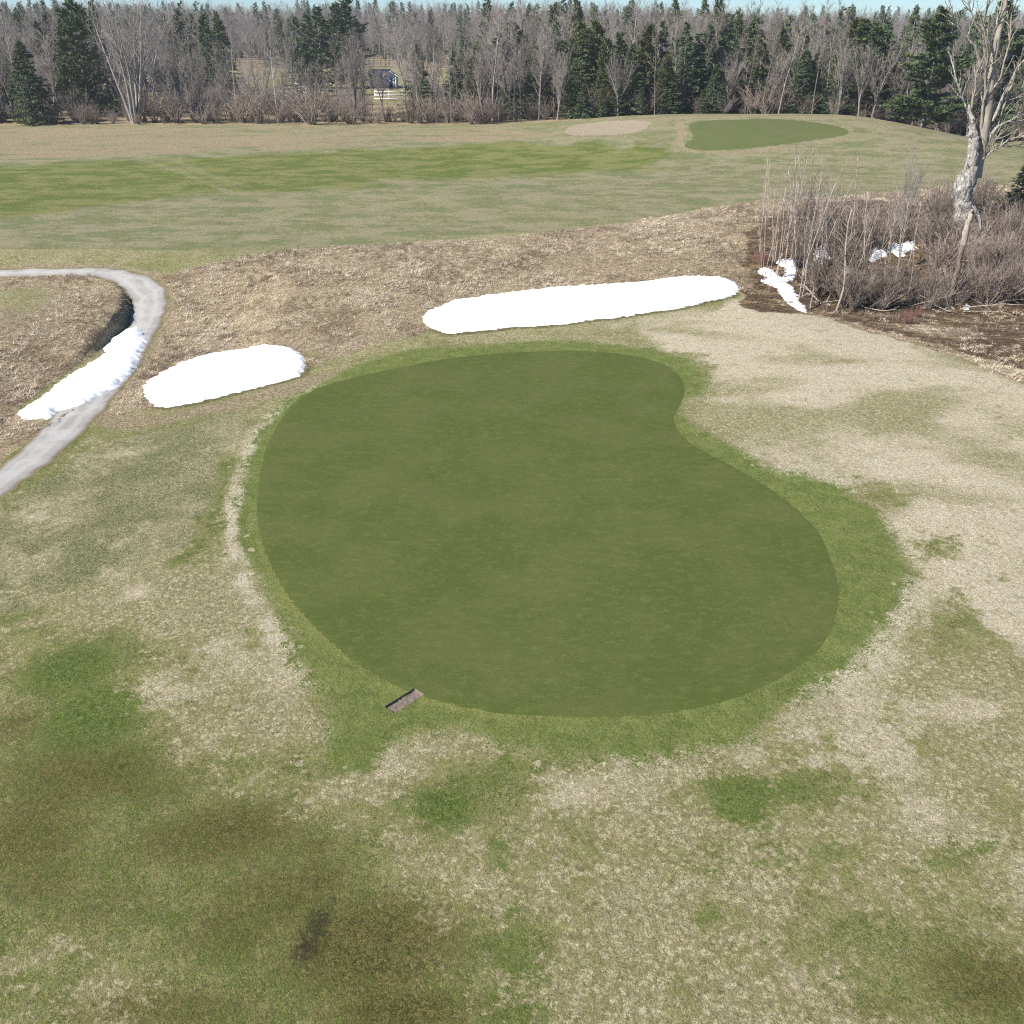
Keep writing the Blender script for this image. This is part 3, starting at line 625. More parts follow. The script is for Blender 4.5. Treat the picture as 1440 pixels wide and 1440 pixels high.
snow([(24,583),(45,568),(75,545),(110,522),(140,502),(155,480),(180,463),(196,461),(204,473),(204,492),(190,520),(170,541),(140,558),(105,575),(85,578),(70,590),(58,588),(36,591)], 'long tongue of snow lying across the cart path', 0.35)
snow([(1065,381),(1074,376),(1084,379),(1096,388),(1106,396),(1120,414),(1130,428),(1135,440),(1122,436),(1110,428),(1104,420),(1094,414),(1096,406),(1084,402),(1072,396),(1078,391)], 'ragged tongue of snow running down from the brush thicket', 0.16, 0.1, 'snow', 0.3)
snow([(1093,370),(1102,365),(1118,364),(1128,369),(1122,377),(1118,388),(1110,396),(1100,392),(1104,380)], 'crooked snow scrap among the pale sapling stems', 0.16, 0.1, 'snow', 0.3)
snow([(1143,372),(1146,358),(1153,346),(1164,342),(1172,347),(1180,352),(1176,362),(1166,366),(1160,374),(1150,371)], 'mottled grey sheet of old snow inside the thicket', 0.3, 0.1, 'old_snow', 0.4)
snow([(1220,362),(1228,350),(1240,344),(1248,350),(1246,360),(1234,364),(1228,370)], 'mottled grey drift of old snow among dense brush', 0.25, 0.1, 'old_snow', 0.4)
snow([(1248,352),(1256,342),(1266,344),(1274,338),(1287,343),(1286,351),(1276,355),(1268,362),(1256,360)], 'bright lumpy drift of snow on the hollow side among brush', 0.3, 0.1, 'snow', 0.4)
for i, q in enumerate([[(1354,431),(1359,426),(1364,430),(1361,436),(1354,436)], [(1419,415),(1426,410),(1438,416),(1433,421),(1424,420)], [(1326,382),(1331,378),(1335,383),(1329,389)]]):
    snow(q, ['little white snow lump on open ground below the broken snag', 'small speckled snow remnant beside red twigs at the hollow edge', 'scraps of snow in the shade of thick brush beside the snag'][i], 0.10, 0.06, 'snow', 0.16)

# grey slush and grit ploughed up along the snow
o = snow([(46,612),(56,601),(70,594),(82,584),(96,577),(107,573),(104,582),(92,589),(84,597),(68,602),(58,612),(48,620)], 'grey ridge of gritty slush along the lower edge of the snow tongue', 0.13, 0.09, 'mud', 0.35)
o.name = 'slush_ridge'; o['category'] = 'slush'

# ------------------------------------------------------------------ tree builders
def unit(v): return v / (np.linalg.norm(v) + 1e-9)
def branch_pts(p, d, L, n, wander, lift, rng):
    P = [p]; d = unit(d)
    for _ in range(n):
        d = unit(d + rng.normal(size=3) * wander + np.array([0, 0, lift])); P.append(P[-1] + d * L / n)
    return np.array(P)
def bare_tree(seed, H, style, twigs=1.0, r0=None):
    """meshes of (trunk with limbs, crown of fine twigs) for a leafless tree"""
    rng = np.random.default_rng(seed); tb, cb_ = MB(), MB(); limbs = []
    r0 = r0 or H * 0.0125
    def az(): return rng.uniform(0, 2 * math.pi)
    if style == 'multi':
        for k in range(rng.integers(9, 13)):
            a = az(); t = rng.uniform(0.08, 0.5); d = np.array([math.cos(a) * t, math.sin(a) * t, 1.0]); L = H * rng.uniform(0.75, 1.05)
            P = branch_pts(np.array([math.cos(a), math.sin(a), 0]) * 0.45, d, L, 9, 0.05, 0.03, rng); rr = np.linspace(r0 * 0.8, 0.03, 10); tb.tube(P, rr, 6); limbs.append((P, rr, 0.3))
    else:
        top = {'vase': 0.30, 'single': 0.9, 'pole': 0.97}[style]
        P = branch_pts(np.zeros(3), np.array([rng.normal() * 0.03, rng.normal() * 0.03, 1]), H * top, 10, 0.03 if style == 'pole' else 0.045, 0.03, rng)
        rr = np.linspace(r0, r0 * (0.62 if style == 'vase' else 0.12), 11); rr[0] *= 1.35; tb.tube(P, rr, 7)
        if style == 'vase':
            for k in range(rng.integers(5, 8)):
                a = az(); t = rng.uniform(0.10, 0.5); s0 = P[rng.integers(5, 11)]
                Q = branch_pts(s0, np.array([math.cos(a) * t, math.sin(a) * t, 1.0]), H * rng.uniform(0.5, 0.68), 8, 0.07, 0.06, rng)
                r2 = np.linspace(r0 * 0.5, 0.03, 9); tb.tube(Q, r2, 5); limbs.append((Q, r2, 0.15))
        else:
            limbs.append((P, rr, 0.45 if style == 'pole' else 0.25))
    subs = []
    for (P, rr, f0) in limbs:
        Ltot = np.linalg.norm(P[-1] - P[0]); nb = int({'multi': 9, 'vase': 10, 'single': 30, 'pole': 20}[style])
        for k in range(nb):
            t = f0 + (1 - f0) * (k + rng.random()) / nb; i = min(int(t * (len(P) - 1)), len(P) - 2); fr = t * (len(P) - 1) - i
            p = P[i] * (1 - fr) + P[i + 1] * fr; dd = unit(P[i + 1] - P[i]); a = az(); side = np.array([math.cos(a), math.sin(a), 0.0])
            if style in ('single', 'pole'):
                L = H * (0.30 if style == 'single' else 0.17) * (1.15 - t) * rng.uniform(0.7, 1.3) + 0.5; d = side + np.array([0, 0, rng.uniform(0.7, 1.7)])
            else:
                L = Ltot * 0.34 * (1.15 - 0.8 * t) * rng.uniform(0.6, 1.3) + 0.4; d = dd * 1.0 + side * rng.uniform(0.4, 0.9)
            Q = branch_pts(p, d, L, 4, 0.10, 0.07, rng); rb = max(0.022, min(rr[i] * 0.5, r0 * 0.3)); r2 = np.linspace(rb, 0.016, 5)
            tb.tube(Q, r2, 4, False); subs.append((Q, L))
    S, E, RR = [], [], []
    for (Q, L) in subs:
        for k in range(int(rng.integers(8, 12) * twigs)):
            t = rng.uniform(0.15, 1.0); i = min(int(t * 4), 3); p = Q[i] + (Q[i + 1] - Q[i]) * (t * 4 - i)
            d = unit(unit(Q[i + 1] - Q[i]) + rng.normal(size=3) * 0.55 + np.array([0, 0, 0.3])); l = L * rng.uniform(0.22, 0.5) + 0.15
            e = p + d * l; S.append(p); E.append(e); RR.append(0.016)
            for m_ in range(3):
                q = p + d * l * rng.uniform(0.3, 0.95); d2 = unit(d + rng.normal(size=3) * 0.6 + np.array([0, 0, 0.2]))
                S.append(q); E.append(q + d2 * l * rng.uniform(0.35, 0.65)); RR.append(0.0115)
    cb_.spikes(S, E, RR); return tb, cb_
def conifer(seed, H, Wd, kind, dens=1.0):
    rng = np.random.default_rng(seed); tb, cb_ = MB(), MB()
    lean = rng.normal(size=2) * 0.01
    tb.tube([(lean[0] * z_, lean[1] * z_, z_) for z_ in np.linspace(0, H * 0.97, 8)], np.linspace(H * 0.014, 0.03, 8), 7)
    nb = int({'spruce': 190, 'pine': 120, 'cedar': 230}[kind] * dens); Vt = []
    lump = rng.random(40)
    for k in range(nb):
        t = (k + rng.random()) / nb
        if kind == 'spruce': t0 = 0.03 + 0.96 * t; prof = (1 - t0) ** 0.9; dz = -0.28 + 0.5 * t0
        elif kind == 'pine': t0 = 0.05 + 0.94 * t; prof = (0.50 + 0.5 * math.sin(t0 * 19 + lump[3] * 6) * 0.55) * (1 - t0 ** 2.6) * 1.25 + 0.05; dz = 0.12 + 0.25 * t0
        else: t0 = 0.02 + 0.97 * t; prof = (1 - t0) ** 0.62 * min(1, 0.55 + t0 * 1.6); dz = 0.55
        a = rng.uniform(0, 2 * math.pi); L = Wd * prof * rng.uniform(0.72, 1.18) * (0.8 + 0.4 * lump[int(a * 3 + t0 * 17) % 40]) + 0.15
        side = np.array([math.cos(a), math.sin(a), 0]); p = np.array([lean[0] * t0 * H, lean[1] * t0 * H, t0 * H])
        d = unit(side + np.array([0, 0, dz])); e = p + d * L
        if kind == 'spruce': e = e + np.array([0, 0, 0.10 * L])
        cb_.spikes([p], [e], 0.03)
        m_ = int((10 + 15 * L) * dens); u = rng.uniform(0.12, 1.0, m_) ** 0.75
        wfan = (0.10 + 0.22 * L) * (1.1 - u)
        if kind == 'cedar': wfan = wfan * 1.2
        base = p + (e - p) * u[:, None]; lat = np.cross(d, [0, 0, 1.0]); off = rng.uniform(-1, 1, m_)
        c0 = base + lat * (off * wfan)[:, None] + rng.normal(size=(m_, 3)) * np.array([0.07, 0.07, 0.06 if kind != 'cedar' else 0.2]) - np.array([0, 0, 0.05]) * np.abs(off)[:, None]
        dr = d * 0.7 + lat * (off * 0.9)[:, None] + rng.normal(size=(m_, 3)) * 0.35
        dr[:, 2] += {'spruce': -0.35, 'pine': 0.35, 'cedar': 0.4}[kind]; dr /= np.linalg.norm(dr, axis=1)[:, None]
        s_ = rng.uniform(0.22, 0.42, m_) * (0.8 + 0.03 * H) * (1.25 if kind == 'pine' else 1.0)
        wv = np.cross(dr, rng.normal(size=(m_, 3))); wv /= np.linalg.norm(wv, axis=1)[:, None]
        Vt.append(np.stack([c0 - wv * (s_ * 0.22)[:, None], c0 + wv * (s_ * 0.22)[:, None], c0 + dr * s_[:, None]], 1).reshape(-1, 3))
    V = np.concatenate(Vt); cb_.add(V, (), np.arange(len(V)).reshape(-1, 3)); return tb, cb_
def shrub(seed, H, Wd, stems, r=0.014):
    rng = np.random.default_rng(seed); mb = MB(); S, E, RR = [], [], []
    for k in range(stems):
        a = rng.uniform(0, 2 * math.pi); t = rng.uniform(0.05, 1.0) * Wd / H; L = H * rng.uniform(0.6, 1.1)
        P = branch_pts(np.array([math.cos(a), math.sin(a), 0]) * rng.uniform(0, 0.25) * Wd * 0.5, np.array([math.cos(a) * t, math.sin(a) * t, 1]), L, 5, 0.17, -0.03 if seed % 2 else 0.03, rng)
        rq = r * rng.choice([0.8, 1.0, 1.3, 2.2]); mb.tube(P, np.linspace(rq * 1.3, rq * 0.45, 6), 3, False)
        for j in range(9):
            tt = rng.uniform(0.25, 1.0) * 5; i = min(int(tt), 4); p = P[i] + (P[i + 1] - P[i]) * (tt - i)
            d = unit(unit(P[i + 1] - P[i]) + rng.normal(size=3) * 0.5); l = L * rng.uniform(0.12, 0.32); S.append(p); E.append(p + d * l); RR.append(r * 0.6)
            q = p + d * l * 0.5; d2 = unit(d + rng.normal(size=3) * 0.6); S.append(q); E.append(q + d2 * l * 0.6); RR.append(r * 0.45)
    mb.spikes(S, E, RR); return mb
def sapling(seed, H):
    rng = np.random.default_rng(seed); tb, cb_ = MB(), MB(); P = branch_pts(np.zeros(3), np.array([rng.normal() * 0.06, rng.normal() * 0.06, 1]), H, 9, 0.035, 0.02, rng)
    tb.tube(P, np.linspace(0.035, 0.012, 10), 5); S, E = [], []
    for k in range(26):
        tt = rng.uniform(0.35, 1.0) * 9; i = min(int(tt), 8); p = P[i] + (P[i + 1] - P[i]) * (tt - i); a = rng.uniform(0, 6.3)
        d = unit(np.array([math.cos(a), math.sin(a), rng.uniform(1.0, 2.6)])); l = rng.uniform(0.3, 0.9); S.append(p); E.append(p + d * l)
        for m_ in range(2): q = p + d * l * rng.uniform(0.3, 0.8); S.append(q); E.append(q + unit(d + rng.normal(size=3) * 0.5) * l * 0.5)
    cb_.spikes(S, E, 0.010); return tb, cb_

def tree_meshes(pair, tm, cm, name):
    return pair[0].mesh(name + '_trunk', M[tm], True), pair[1].mesh(name + '_crown', M[cm])
LIB = {}
def lib(key, maker, tm, cm, H, n):
    LIB[key] = [(tree_meshes(maker(k), tm, cm, key), H) for k in range(n)]
lib('vase', lambda k: bare_tree(100 + k, 16, 'vase', 1.25), 'bark', 'twig', 16, 5)
lib('single', lambda k: bare_tree(200 + k, 16, 'single'), 'bark', 'twig', 16, 4)
lib('pole', lambda k: bare_tree(300 + k, 16, 'pole', 1.15, 0.105), 'bark', 'twig', 16, 5)
lib('birch', lambda k: bare_tree(400 + k, 16, 'pole', 1.0, 0.14), 'birch', 'twig', 16, 3)
lib('multi', lambda k: bare_tree(500 + k, 19, 'multi', 1.0, 0.36), 'pale_grey', 'pale_twig', 19, 1)
lib('spruce', lambda k: conifer(600 + k, 15, 3.6, 'spruce'), 'bark', 'spruce', 15, 3)
lib('broad_spruce', lambda k: conifer(650 + k, 14, 5.4, 'spruce', 1.35), 'bark', 'spruce', 14, 1)
lib('pine', lambda k: conifer(700 + k, 18, 4.6, 'pine', 1.2), 'bark', 'pine', 18, 2)
lib('broad_pine', lambda k: conifer(740 + k, 19, 6.0, 'pine', 1.9), 'bark', 'pine', 19, 1)
lib('cedar', lambda k: conifer(800 + k, 14, 3.0, 'cedar'), 'bark', 'cedar', 14, 3)
def place_tree(key, name, x_, y_, h, label, cat, group=None, var=None, wid=1.0, rot=None):
    (tm, cm), H = LIB[key][var if var is not None else random.randrange(len(LIB[key]))]
    z_ = float(height(x_, y_)) - 0.05; o = link(name, None, None, (x_, y_, z_)); o.empty_display_size = 0.3
    s = h / H; o.scale = (s * wid, s * wid, s); o.rotation_euler = (0, 0, random.uniform(0, 6.28) if rot is None else rot)
    link('trunk', tm, o); link('crown', cm, o); return tag(o, label, cat, group)
def tree_px(key, name, px_, dist, top_py, label, cat, group=None, var=None, wid=1.0, rot=None):
    x_, y_, z_ = at_dist(px_, dist); return place_tree(key, name, x_, y_, z_at(top_py, dist) - z_, label, cat, group, var, wid, rot)

# trees one can name
tree_px('broad_spruce', 'spruce_tree', 52, 160, 56, 'broad dark green spruce with a pointed top at the fairway edge', 'tree', None, 0, 1.0)
tree_px('spruce', 'spruce_tree', -8, 162, 98, 'smaller dark spruce crowding against the broad spruce', 'tree', None, 1, 1.35)
tree_px('multi', 'bare_tree', 190, 160.5, -12, 'huge leafless tree with many grey stems fanning from one base', 'tree', None, 0, 1.0, 0.6)
tree_px('pine', 'pine_tree', 128, 172, -22, 'tall olive green pine behind the many stemmed bare tree', 'tree', None, 0, 1.05)
tree_px('cedar', 'cedar_tree', 112, 176, 25, 'olive cedar filling the gap beside the tall pine', 'tree', None, 1, 1.3)
tree_px('vase', 'bare_tree', 500, 160, 32, 'leafless tree with two grey trunks and an oval crown before the paddock fence', 'tree', None, 0, 0.85)
tree_px('vase', 'bare_tree', 588, 163, 42, 'leafless tree with upswept limbs beside the little blue house', 'tree', None, 1, 0.85)
tree_px('vase', 'bare_tree', 1226, 160, 45, 'wide leafless tree with fanned grey limbs behind the mound', 'tree', None, 2, 1.0)
tree_px('broad_pine', 'pine_tree', 1296, 152, 10, 'massive dark green pine with layered boughs behind the mound shoulder', 'tree', None, 0, 1.2, 2.0)
tree_px('pine', 'pine_tree', 1378, 172, 0, 'dark pine standing behind the dead tree', 'tree', None, 1, 1.15)
tree_px('spruce', 'spruce_tree', 686, 205, -12, 'tall lone spruce rising above the leafless wood', 'tree', None, 2, 0.8)
tree_px('spruce', 'spruce_tree', 300, 205, 18, 'dark shaggy spruce behind pale leafless branches', 'tree', None, 0, 1.1)
tree_px('birch', 'birch_tree', 946, 164, 48, 'slim white birch in front of dark conifers', 'tree', None, 0, 0.8)
x_, y_, z_ = at_dist(1426, 84); place_tree('spruce', 'young_spruce', x_, y_, z_at(228, 84) - z_ , 'young green spruce beside the dead tree', 'tree', None, 1, 1.7)

# conifers of the wood edge
def zone(x_):
    return 'beside the broad dark spruce' if x_ < -62 else 'before the paddock and house' if x_ < -14 else 'between house and bunker' if x_ < 8 else 'behind the far green mound' if x_ < 58 else 'behind the dead tree'
CON = [('spruce',800,163,95),('spruce',815,166,40),('cedar',835,168,30),('cedar',852,165,55),('pine',868,166,45),('spruce',885,163,60),('cedar',905,168,35),('spruce',925,170,28),('spruce',958,166,30),('spruce',975,168,45),('spruce',1010,170,18),('spruce',1050,172,22),('pine',1062,168,60),('spruce',1118,168,40),('spruce',1124,164,68),('cedar',1185,172,28),('spruce',1195,168,25),('cedar',1210,166,70),('spruce',425,215,22),('spruce',440,214,18),('pine',495,240,-6),('pine',480,236,4),('spruce',640,176,70),('spruce',738,168,66),('pine',720,180,30),('spruce',755,175,60),('cedar',770,170,90),('spruce',265,215,12),('spruce',322,210,25),('spruce',820,161,115),('spruce',845,161,118),('pine',870,161,118),('spruce',900,161,122),('spruce',985,162,125),('spruce',1150,164,110),('spruce',1170,164,118),('cedar',1205,163,122),('spruce',1250,168,60),('spruce',1340,168,60),('pine',1410,176,40),('spruce',1450,174,30),('spruce',590,168,55),('spruce',790,172,55),('cedar',1070,170,70),('spruce',1420,178,50),('cedar',20,178,92),('pine',75,200,30),('spruce',1000,164,90),('spruce',940,162,95),('pine',455,238,10),('spruce',712,166,105),('spruce',-40,168,60),('pine',-70,170,20),('spruce',1490,168,40),('pine',1540,165,20),('spruce',1600,170,30)]
for q in range(28):
    px_ = random.uniform(790, 1240) if q < 22 else random.uniform(1400, 1640)
    CON.append((random.choices(['spruce', 'cedar', 'pine'], [5, 2, 1.5])[0], px_, random.uniform(162, 186), random.uniform(25, 120)))
for q in range(14): CON.append((random.choice(['spruce', 'cedar']), random.uniform(640, 790), random.uniform(168, 190), random.uniform(40, 110)))
for (k, px_, d, t) in CON:
    xq = at_dist(px_, d)[0]; size = 'tall' if t < 50 else 'short' if t > 95 else 'medium'
    lab = size + ' ' + {'spruce': 'dark green spruce ', 'pine': 'soft green pine ', 'cedar': 'olive green cedar '}[k] + zone(xq)
    tree_px(k, k + '_tree', px_, d, t, lab, 'tree', lab + ' group', None, random.uniform(1.05, 1.55))

# leafless trees of the wood edge
FAR_TREES = []
def clearing(x_, y_):       # pasture with the little house
    return -92 < x_ < -6 and 184 < y_ < 330 and (x_ > -62 or y_ > 235)
nbare = 0
for row, (d0, step) in enumerate([(161, 3.6), (166, 3.0), (172, 2.9), (179, 3.2)]):
    px_lo = -112 - row * 4; xx = px_lo
    while xx < 118 + row * 4:
        xx += step * random.uniform(0.6, 1.4); dd = d0 + random.uniform(-2.2, 2.2)
        if clearing(xx, dd): continue
        if -92 < xx < -62 and row == 0: continue
        if -70 < xx < -49 and row < 2: continue            # open gap with the spruce
        if (-0.141 < xx / dd < -0.099 or (-0.207 < xx / dd < -0.172 and random.random() < 0.4)) and random.random() < 0.85: continue
        if 8 < xx < 30 and random.random() < 0.72: continue
        if xx > 30 and random.random() < 0.2: continue
        k = random.choices(['pole', 'vase', 'single', 'birch'], [4.4, 3, 2.6, 0.5])[0]
        h = random.choice([8.5, 11, 13, 15]) * random.uniform(0.9, 1.12) + row * 0.5 if k != 'vase' else random.uniform(9.5, 14)
        if -62 < xx < -5: h *= 0.82
        name = {'birch': 'birch_tree'}.get(k, 'bare_tree')
        lab = ('tall ' if h > 12.5 else 'low ') + {'pole': 'slender straight leafless tree ', 'vase': 'leafless tree with forked limbs ', 'single': 'leafless tree with many side branches ', 'birch': 'pale barked leafless tree '}[k] + ('at the front edge ' if row == 0 else '') + zone(xx)
        place_tree(k, name, xx, dd, h, lab, 'tree', lab + ' group'); nbare += 1

# ------------------------------------------------------------------ scatter of uncountable things (geometry nodes)
def scatter(name, pts, scl, rot, var, variants, label):
    me = bpy.data.meshes.new(name); me.vertices.add(len(pts)); me.vertices.foreach_set('co', np.asarray(pts, np.float32).ravel())
    a = me.attributes.new('scl', 'FLOAT_VECTOR', 'POINT'); a.data.foreach_set('vector', np.asarray(scl, np.float32).ravel())
    a = me.attributes.new('rot', 'FLOAT_VECTOR', 'POINT'); a.data.foreach_set('vector', np.asarray(rot, np.float32).ravel())
    a = me.attributes.new('var', 'INT', 'POINT'); a.data.foreach_set('value', np.asarray(var, np.int32))
    o = link(name, me); g = bpy.data.node_groups.new(name + '_nodes', 'GeometryNodeTree')
    g.interface.new_socket('Geometry', in_out='INPUT', socket_type='NodeSocketGeometry'); g.interface.new_socket('Geometry', in_out='OUTPUT', socket_type='NodeSocketGeometry')
    gi = g.nodes.new('NodeGroupInput'); go = g.nodes.new('NodeGroupOutput'); jn = g.nodes.new('GeometryNodeJoinGeometry')
    def named(nm, t):
        n = g.nodes.new('GeometryNodeInputNamedAttribute'); n.data_type = t; n.inputs[0].default_value = nm; return n.outputs[0]
    ns, nr, nv_ = named('scl', 'FLOAT_VECTOR'), named('rot', 'FLOAT_VECTOR'), named('var', 'INT')
    e2r = g.nodes.new('FunctionNodeEulerToRotation'); g.links.new(nr, e2r.inputs[0])
    for i, vme in enumerate(variants):
        vo = bpy.data.objects.new(name + '_piece', vme)
        oi = g.nodes.new('GeometryNodeObjectInfo'); oi.inputs[0].default_value = vo; oi.inputs['As Instance'].default_value = True
        cmp_ = g.nodes.new('FunctionNodeCompare'); cmp_.data_type = 'INT'; cmp_.operation = 'EQUAL'; g.links.new(nv_, cmp_.inputs[2]); cmp_.inputs[3].default_value = i
        iop = g.nodes.new('GeometryNodeInstanceOnPoints'); g.links.new(gi.outputs[0], iop.inputs['Points']); g.links.new(cmp_.outputs[0], iop.inputs['Selection'])
        g.links.new(oi.outputs['Geometry'], iop.inputs['Instance']); g.links.new(e2r.outputs[0], iop.inputs['Rotation']); g.links.new(ns, iop.inputs['Scale'])
        g.links.new(iop.outputs[0], jn.inputs[0])
    g.links.new(jn.outputs[0], go.inputs[0]); md = o.modifiers.new('scatter', 'NODES'); md.node_group = g
    return tag(o, label, None, None, 'stuff')
def merged(pair, tm, cm, name):
    mb = MB(); nt = 0
    V = np.concatenate(pair[0].V + pair[1].V); n0 = sum(len(v) for v in pair[0].V)
    Q = np.concatenate(pair[0].Q); T = [np.concatenate(pair[0].T)] if pair[0].T else []
    T.append(np.concatenate(pair[1].T) + n0); Tn = np.concatenate(T); k = len(T[0]) if len(T) > 1 else 0
    return mesh_np(name, V, [Q, Tn], [M[tm], M[cm]], np.concatenate([np.zeros(len(Q)), np.zeros(k), np.ones(len(Tn) - k)]))
far_var = [merged(bare_tree(900 + k, 16, st, 0.8, 0.15), 'bark', 'twig', 'far_bare') for k, st in enumerate(['vase', 'single', 'pole', 'pole', 'single'])]
far_var += [merged(conifer(950 + k, 15, w_, kd, 0.7), 'bark', kd, 'far_conifer') for k, (kd, w_) in enumerate([('spruce', 2.8), ('spruce', 3.4), ('pine', 3.6), ('cedar', 2.6)])]
P_, S_, R_, V_ = [], [], [], []
d = 186.0
while d < 620:
    half = d * 0.60 + 25; stp = 3.1 if d < 260 else 4.2
    for xx in np.arange(-half, half, stp):
        px_ = xx + random.uniform(-1.6, 1.6); py_ = d + random.uniform(-3, 3)
        if clearing(px_, py_): continue
        con = fbm(np.array([px_ / 34]), np.array([py_ / 40]), 61, 2)[0]
        pc = 0.10 + (0.14 if px_ > 0 else 0) + 0.75 * float(smooth(0.50, 0.66, con))
        if d > 290: pc = 0.12 + 0.34 * float(smooth(0.50, 0.64, con))
        is_c = random.random() < pc
        v = random.choice([5, 6, 5, 6, 7, 8]) if is_c else random.randrange(5)
        h = random.uniform(9.5, 18.5) if not is_c else random.choice([7, 9, 11, 13, 14, 17]) * random.uniform(0.9, 1.1)
        h += 3.5 * float(smooth(300, 560, d)); b = h / (15 if is_c else 16)
        P_.append((px_, py_, float(height(px_, py_)) - 0.05)); S_.append((b, b, b)); R_.append((0, 0, random.uniform(0, 6.28))); V_.append(v)
    d += 5.0 if d < 260 else 9.0
scatter('distant_forest', P_, S_, R_, V_, far_var, 'mixed grey and dark green forest reaching to the horizon')

# ------------------------------------------------------------------ shrubs
shr = [shrub(20 + k, 2.4, 1.6, 34) for k in range(4)]
shr_me = [m_.mesh('shrub', M['brush']) for m_ in shr]
red_me = shrub(31, 1.2, 1.2, 30, 0.012)
M['snag_bark'] = mat_var('dark_brown_bark', (0.085, 0.068, 0.055, 1), (0.20, 0.165, 0.135, 1), 2.0, 0.0, 0.9, (4, 4, 0.6))  # darker brown bark for the lower part of the snag
M['red_twig'] = mat_var('red_twig', (0.20, 0.095, 0.085, 1), (0.28, 0.15, 0.13, 1), 1.0, 0.2); red_me = red_me.mesh('red_shrub', M['red_twig'])
def place_shrub(x_, y_, h, label, group, me=None, name='shrub', base=2.4):
    o = link(name, me or random.choice(shr_me), None, (x_, y_, float(height(x_, y_)) - 0.03)); s = h / base
    o.scale = (s * random.uniform(0.9, 1.3), s * random.uniform(0.9, 1.3), s); o.rotation_euler = (0, 0, random.uniform(0, 6.28))
    return tag(o, label, 'shrub', group)
xx = -72.0
while xx < 95:
    xx += random.uniform(0.5, 1.2) * (0.7 + 1.6 * float(vnoise(xx / 7, 0.5, 3)))
    hh = random.choice([1.2, 1.8, 2.4, 3.0, 4.2, 5.0]) * random.uniform(0.8, 1.2)
    if -0.141 < xx / 161 < -0.099: hh = min(hh, 1.9)
    lab = ('tall' if hh > 3.2 else 'low' if hh < 1.9 else 'middling') + ' grey leafless shrub in undergrowth ' + zone(xx)
    place_shrub(xx, 158.8 + random.uniform(-0.8, 6.5) + (3.5 if 5 < xx < 75 else 0), hh, lab, lab + ' group')
# thicket in the hollow
THICK = np.array(WP([(1085,400),(1100,370),(1110,330),(1180,305),(1300,300),(1440,285),(1520,290),(1520,440),(1440,428),(1330,432),(1240,440),(1180,436),(1130,415)]))
tx0, ty0 = THICK.min(0); tx1, ty1 = THICK.max(0); nsh = 0
def to_px(x_, y_, z_):
    dy, dz = y_, z_ - CAM_H; dep = dy * cp - dz * sp; return 720 + FPX * x_ / dep, 720 - FPX * (dy * sp + dz * cp) / dep
while nsh < 160:
    a_, b_ = random.uniform(tx0, tx1), random.uniform(ty0, ty1)
    if float(poly_sd(THICK, np.array([a_]), np.array([b_]))[0]) < 0.2: continue
    qx, qy = to_px(a_, b_, float(height(a_, b_)))
    if ((1135 < qx < 1185 or 1212 < qx < 1296) and 352 < qy < 412) or (1085 < qx < 1130 and qy > 365):
        if random.random() < 0.93: continue
    hh = random.uniform(1.2, 3.4); lab = ('tall' if hh > 2.6 else 'low' if hh < 1.9 else 'middling') + ' brown twiggy shrub in the thicket ' + ('round the dead tree' if qx > 1290 else 'between the saplings and the dead tree' if qx > 1190 else 'among the pale saplings')
    place_shrub(a_, b_, hh, lab, lab + ' group'); nsh += 1
for (px_, py_, h) in [(1346,431,1.5),(1326,433,1.3),(1352,422,1.9),(1332,415,2.0),(1390,428,2.2),(1372,422,2.6),(1405,420,2.8),(1425,418,2.4),(1436,412,2.6),(1355,415,2.4),(1238,436,1.8),(1255,430,2.0),(1222,432,1.6),(1208,430,1.8),(1300,425,2.0),(1315,420,2.2),(1285,428,1.8),(1340,425,2.0),(1445,425,2.2),(1198,436,1.2),(1450,405,2.6)]:
    a_, b_ = W(px_, py_); place_shrub(a_, b_, h, 'brown twiggy shrub at the front edge of the thicket', 'shrubs along the front of the thicket')
for (px_, py_, h) in [(1275,455,0.9),(1290,447,0.8),(1436,408,1.2),(1425,403,1.0),(1072,372,1.2)]:
    a_, b_ = W(px_, py_); place_shrub(a_, b_, h, 'low reddish twiggy shrub at the edge of the hollow', 'red shrubs by the hollow', red_me, 'red_shrub', 1.2)
sap = [(tree_meshes(sapling(60 + k, 5.0), 'sapling', 'brush', 'sapling'), 5.0) for k in range(4)]; LIB['sapling'] = sap
for k in range(58):
    px_ = random.uniform(1068, 1185) if k < 40 else random.uniform(1180, 1300); py_ = random.uniform(352, 405) if px_ < 1110 else random.uniform(340, 428)
    a_, b_ = W(px_, py_); place_tree('sapling', 'sapling', a_, b_, random.uniform(3.4, 7.6), 'thin pale leafless sapling standing in the thicket', 'sapling', 'saplings of the thicket')
a_, b_ = W(1176, 437); place_tree('sapling', 'sapling', a_, b_, 6.6, 'stouter pale sapling at the front edge of the thicket', 'sapling', None, 1, 1.8)
a_, b_ = W(1262, 380); place_tree('vase', 'bare_tree', a_, b_, 9.5, 'dark crooked small leafless tree in the thicket', 'tree', None, 3, 0.55)

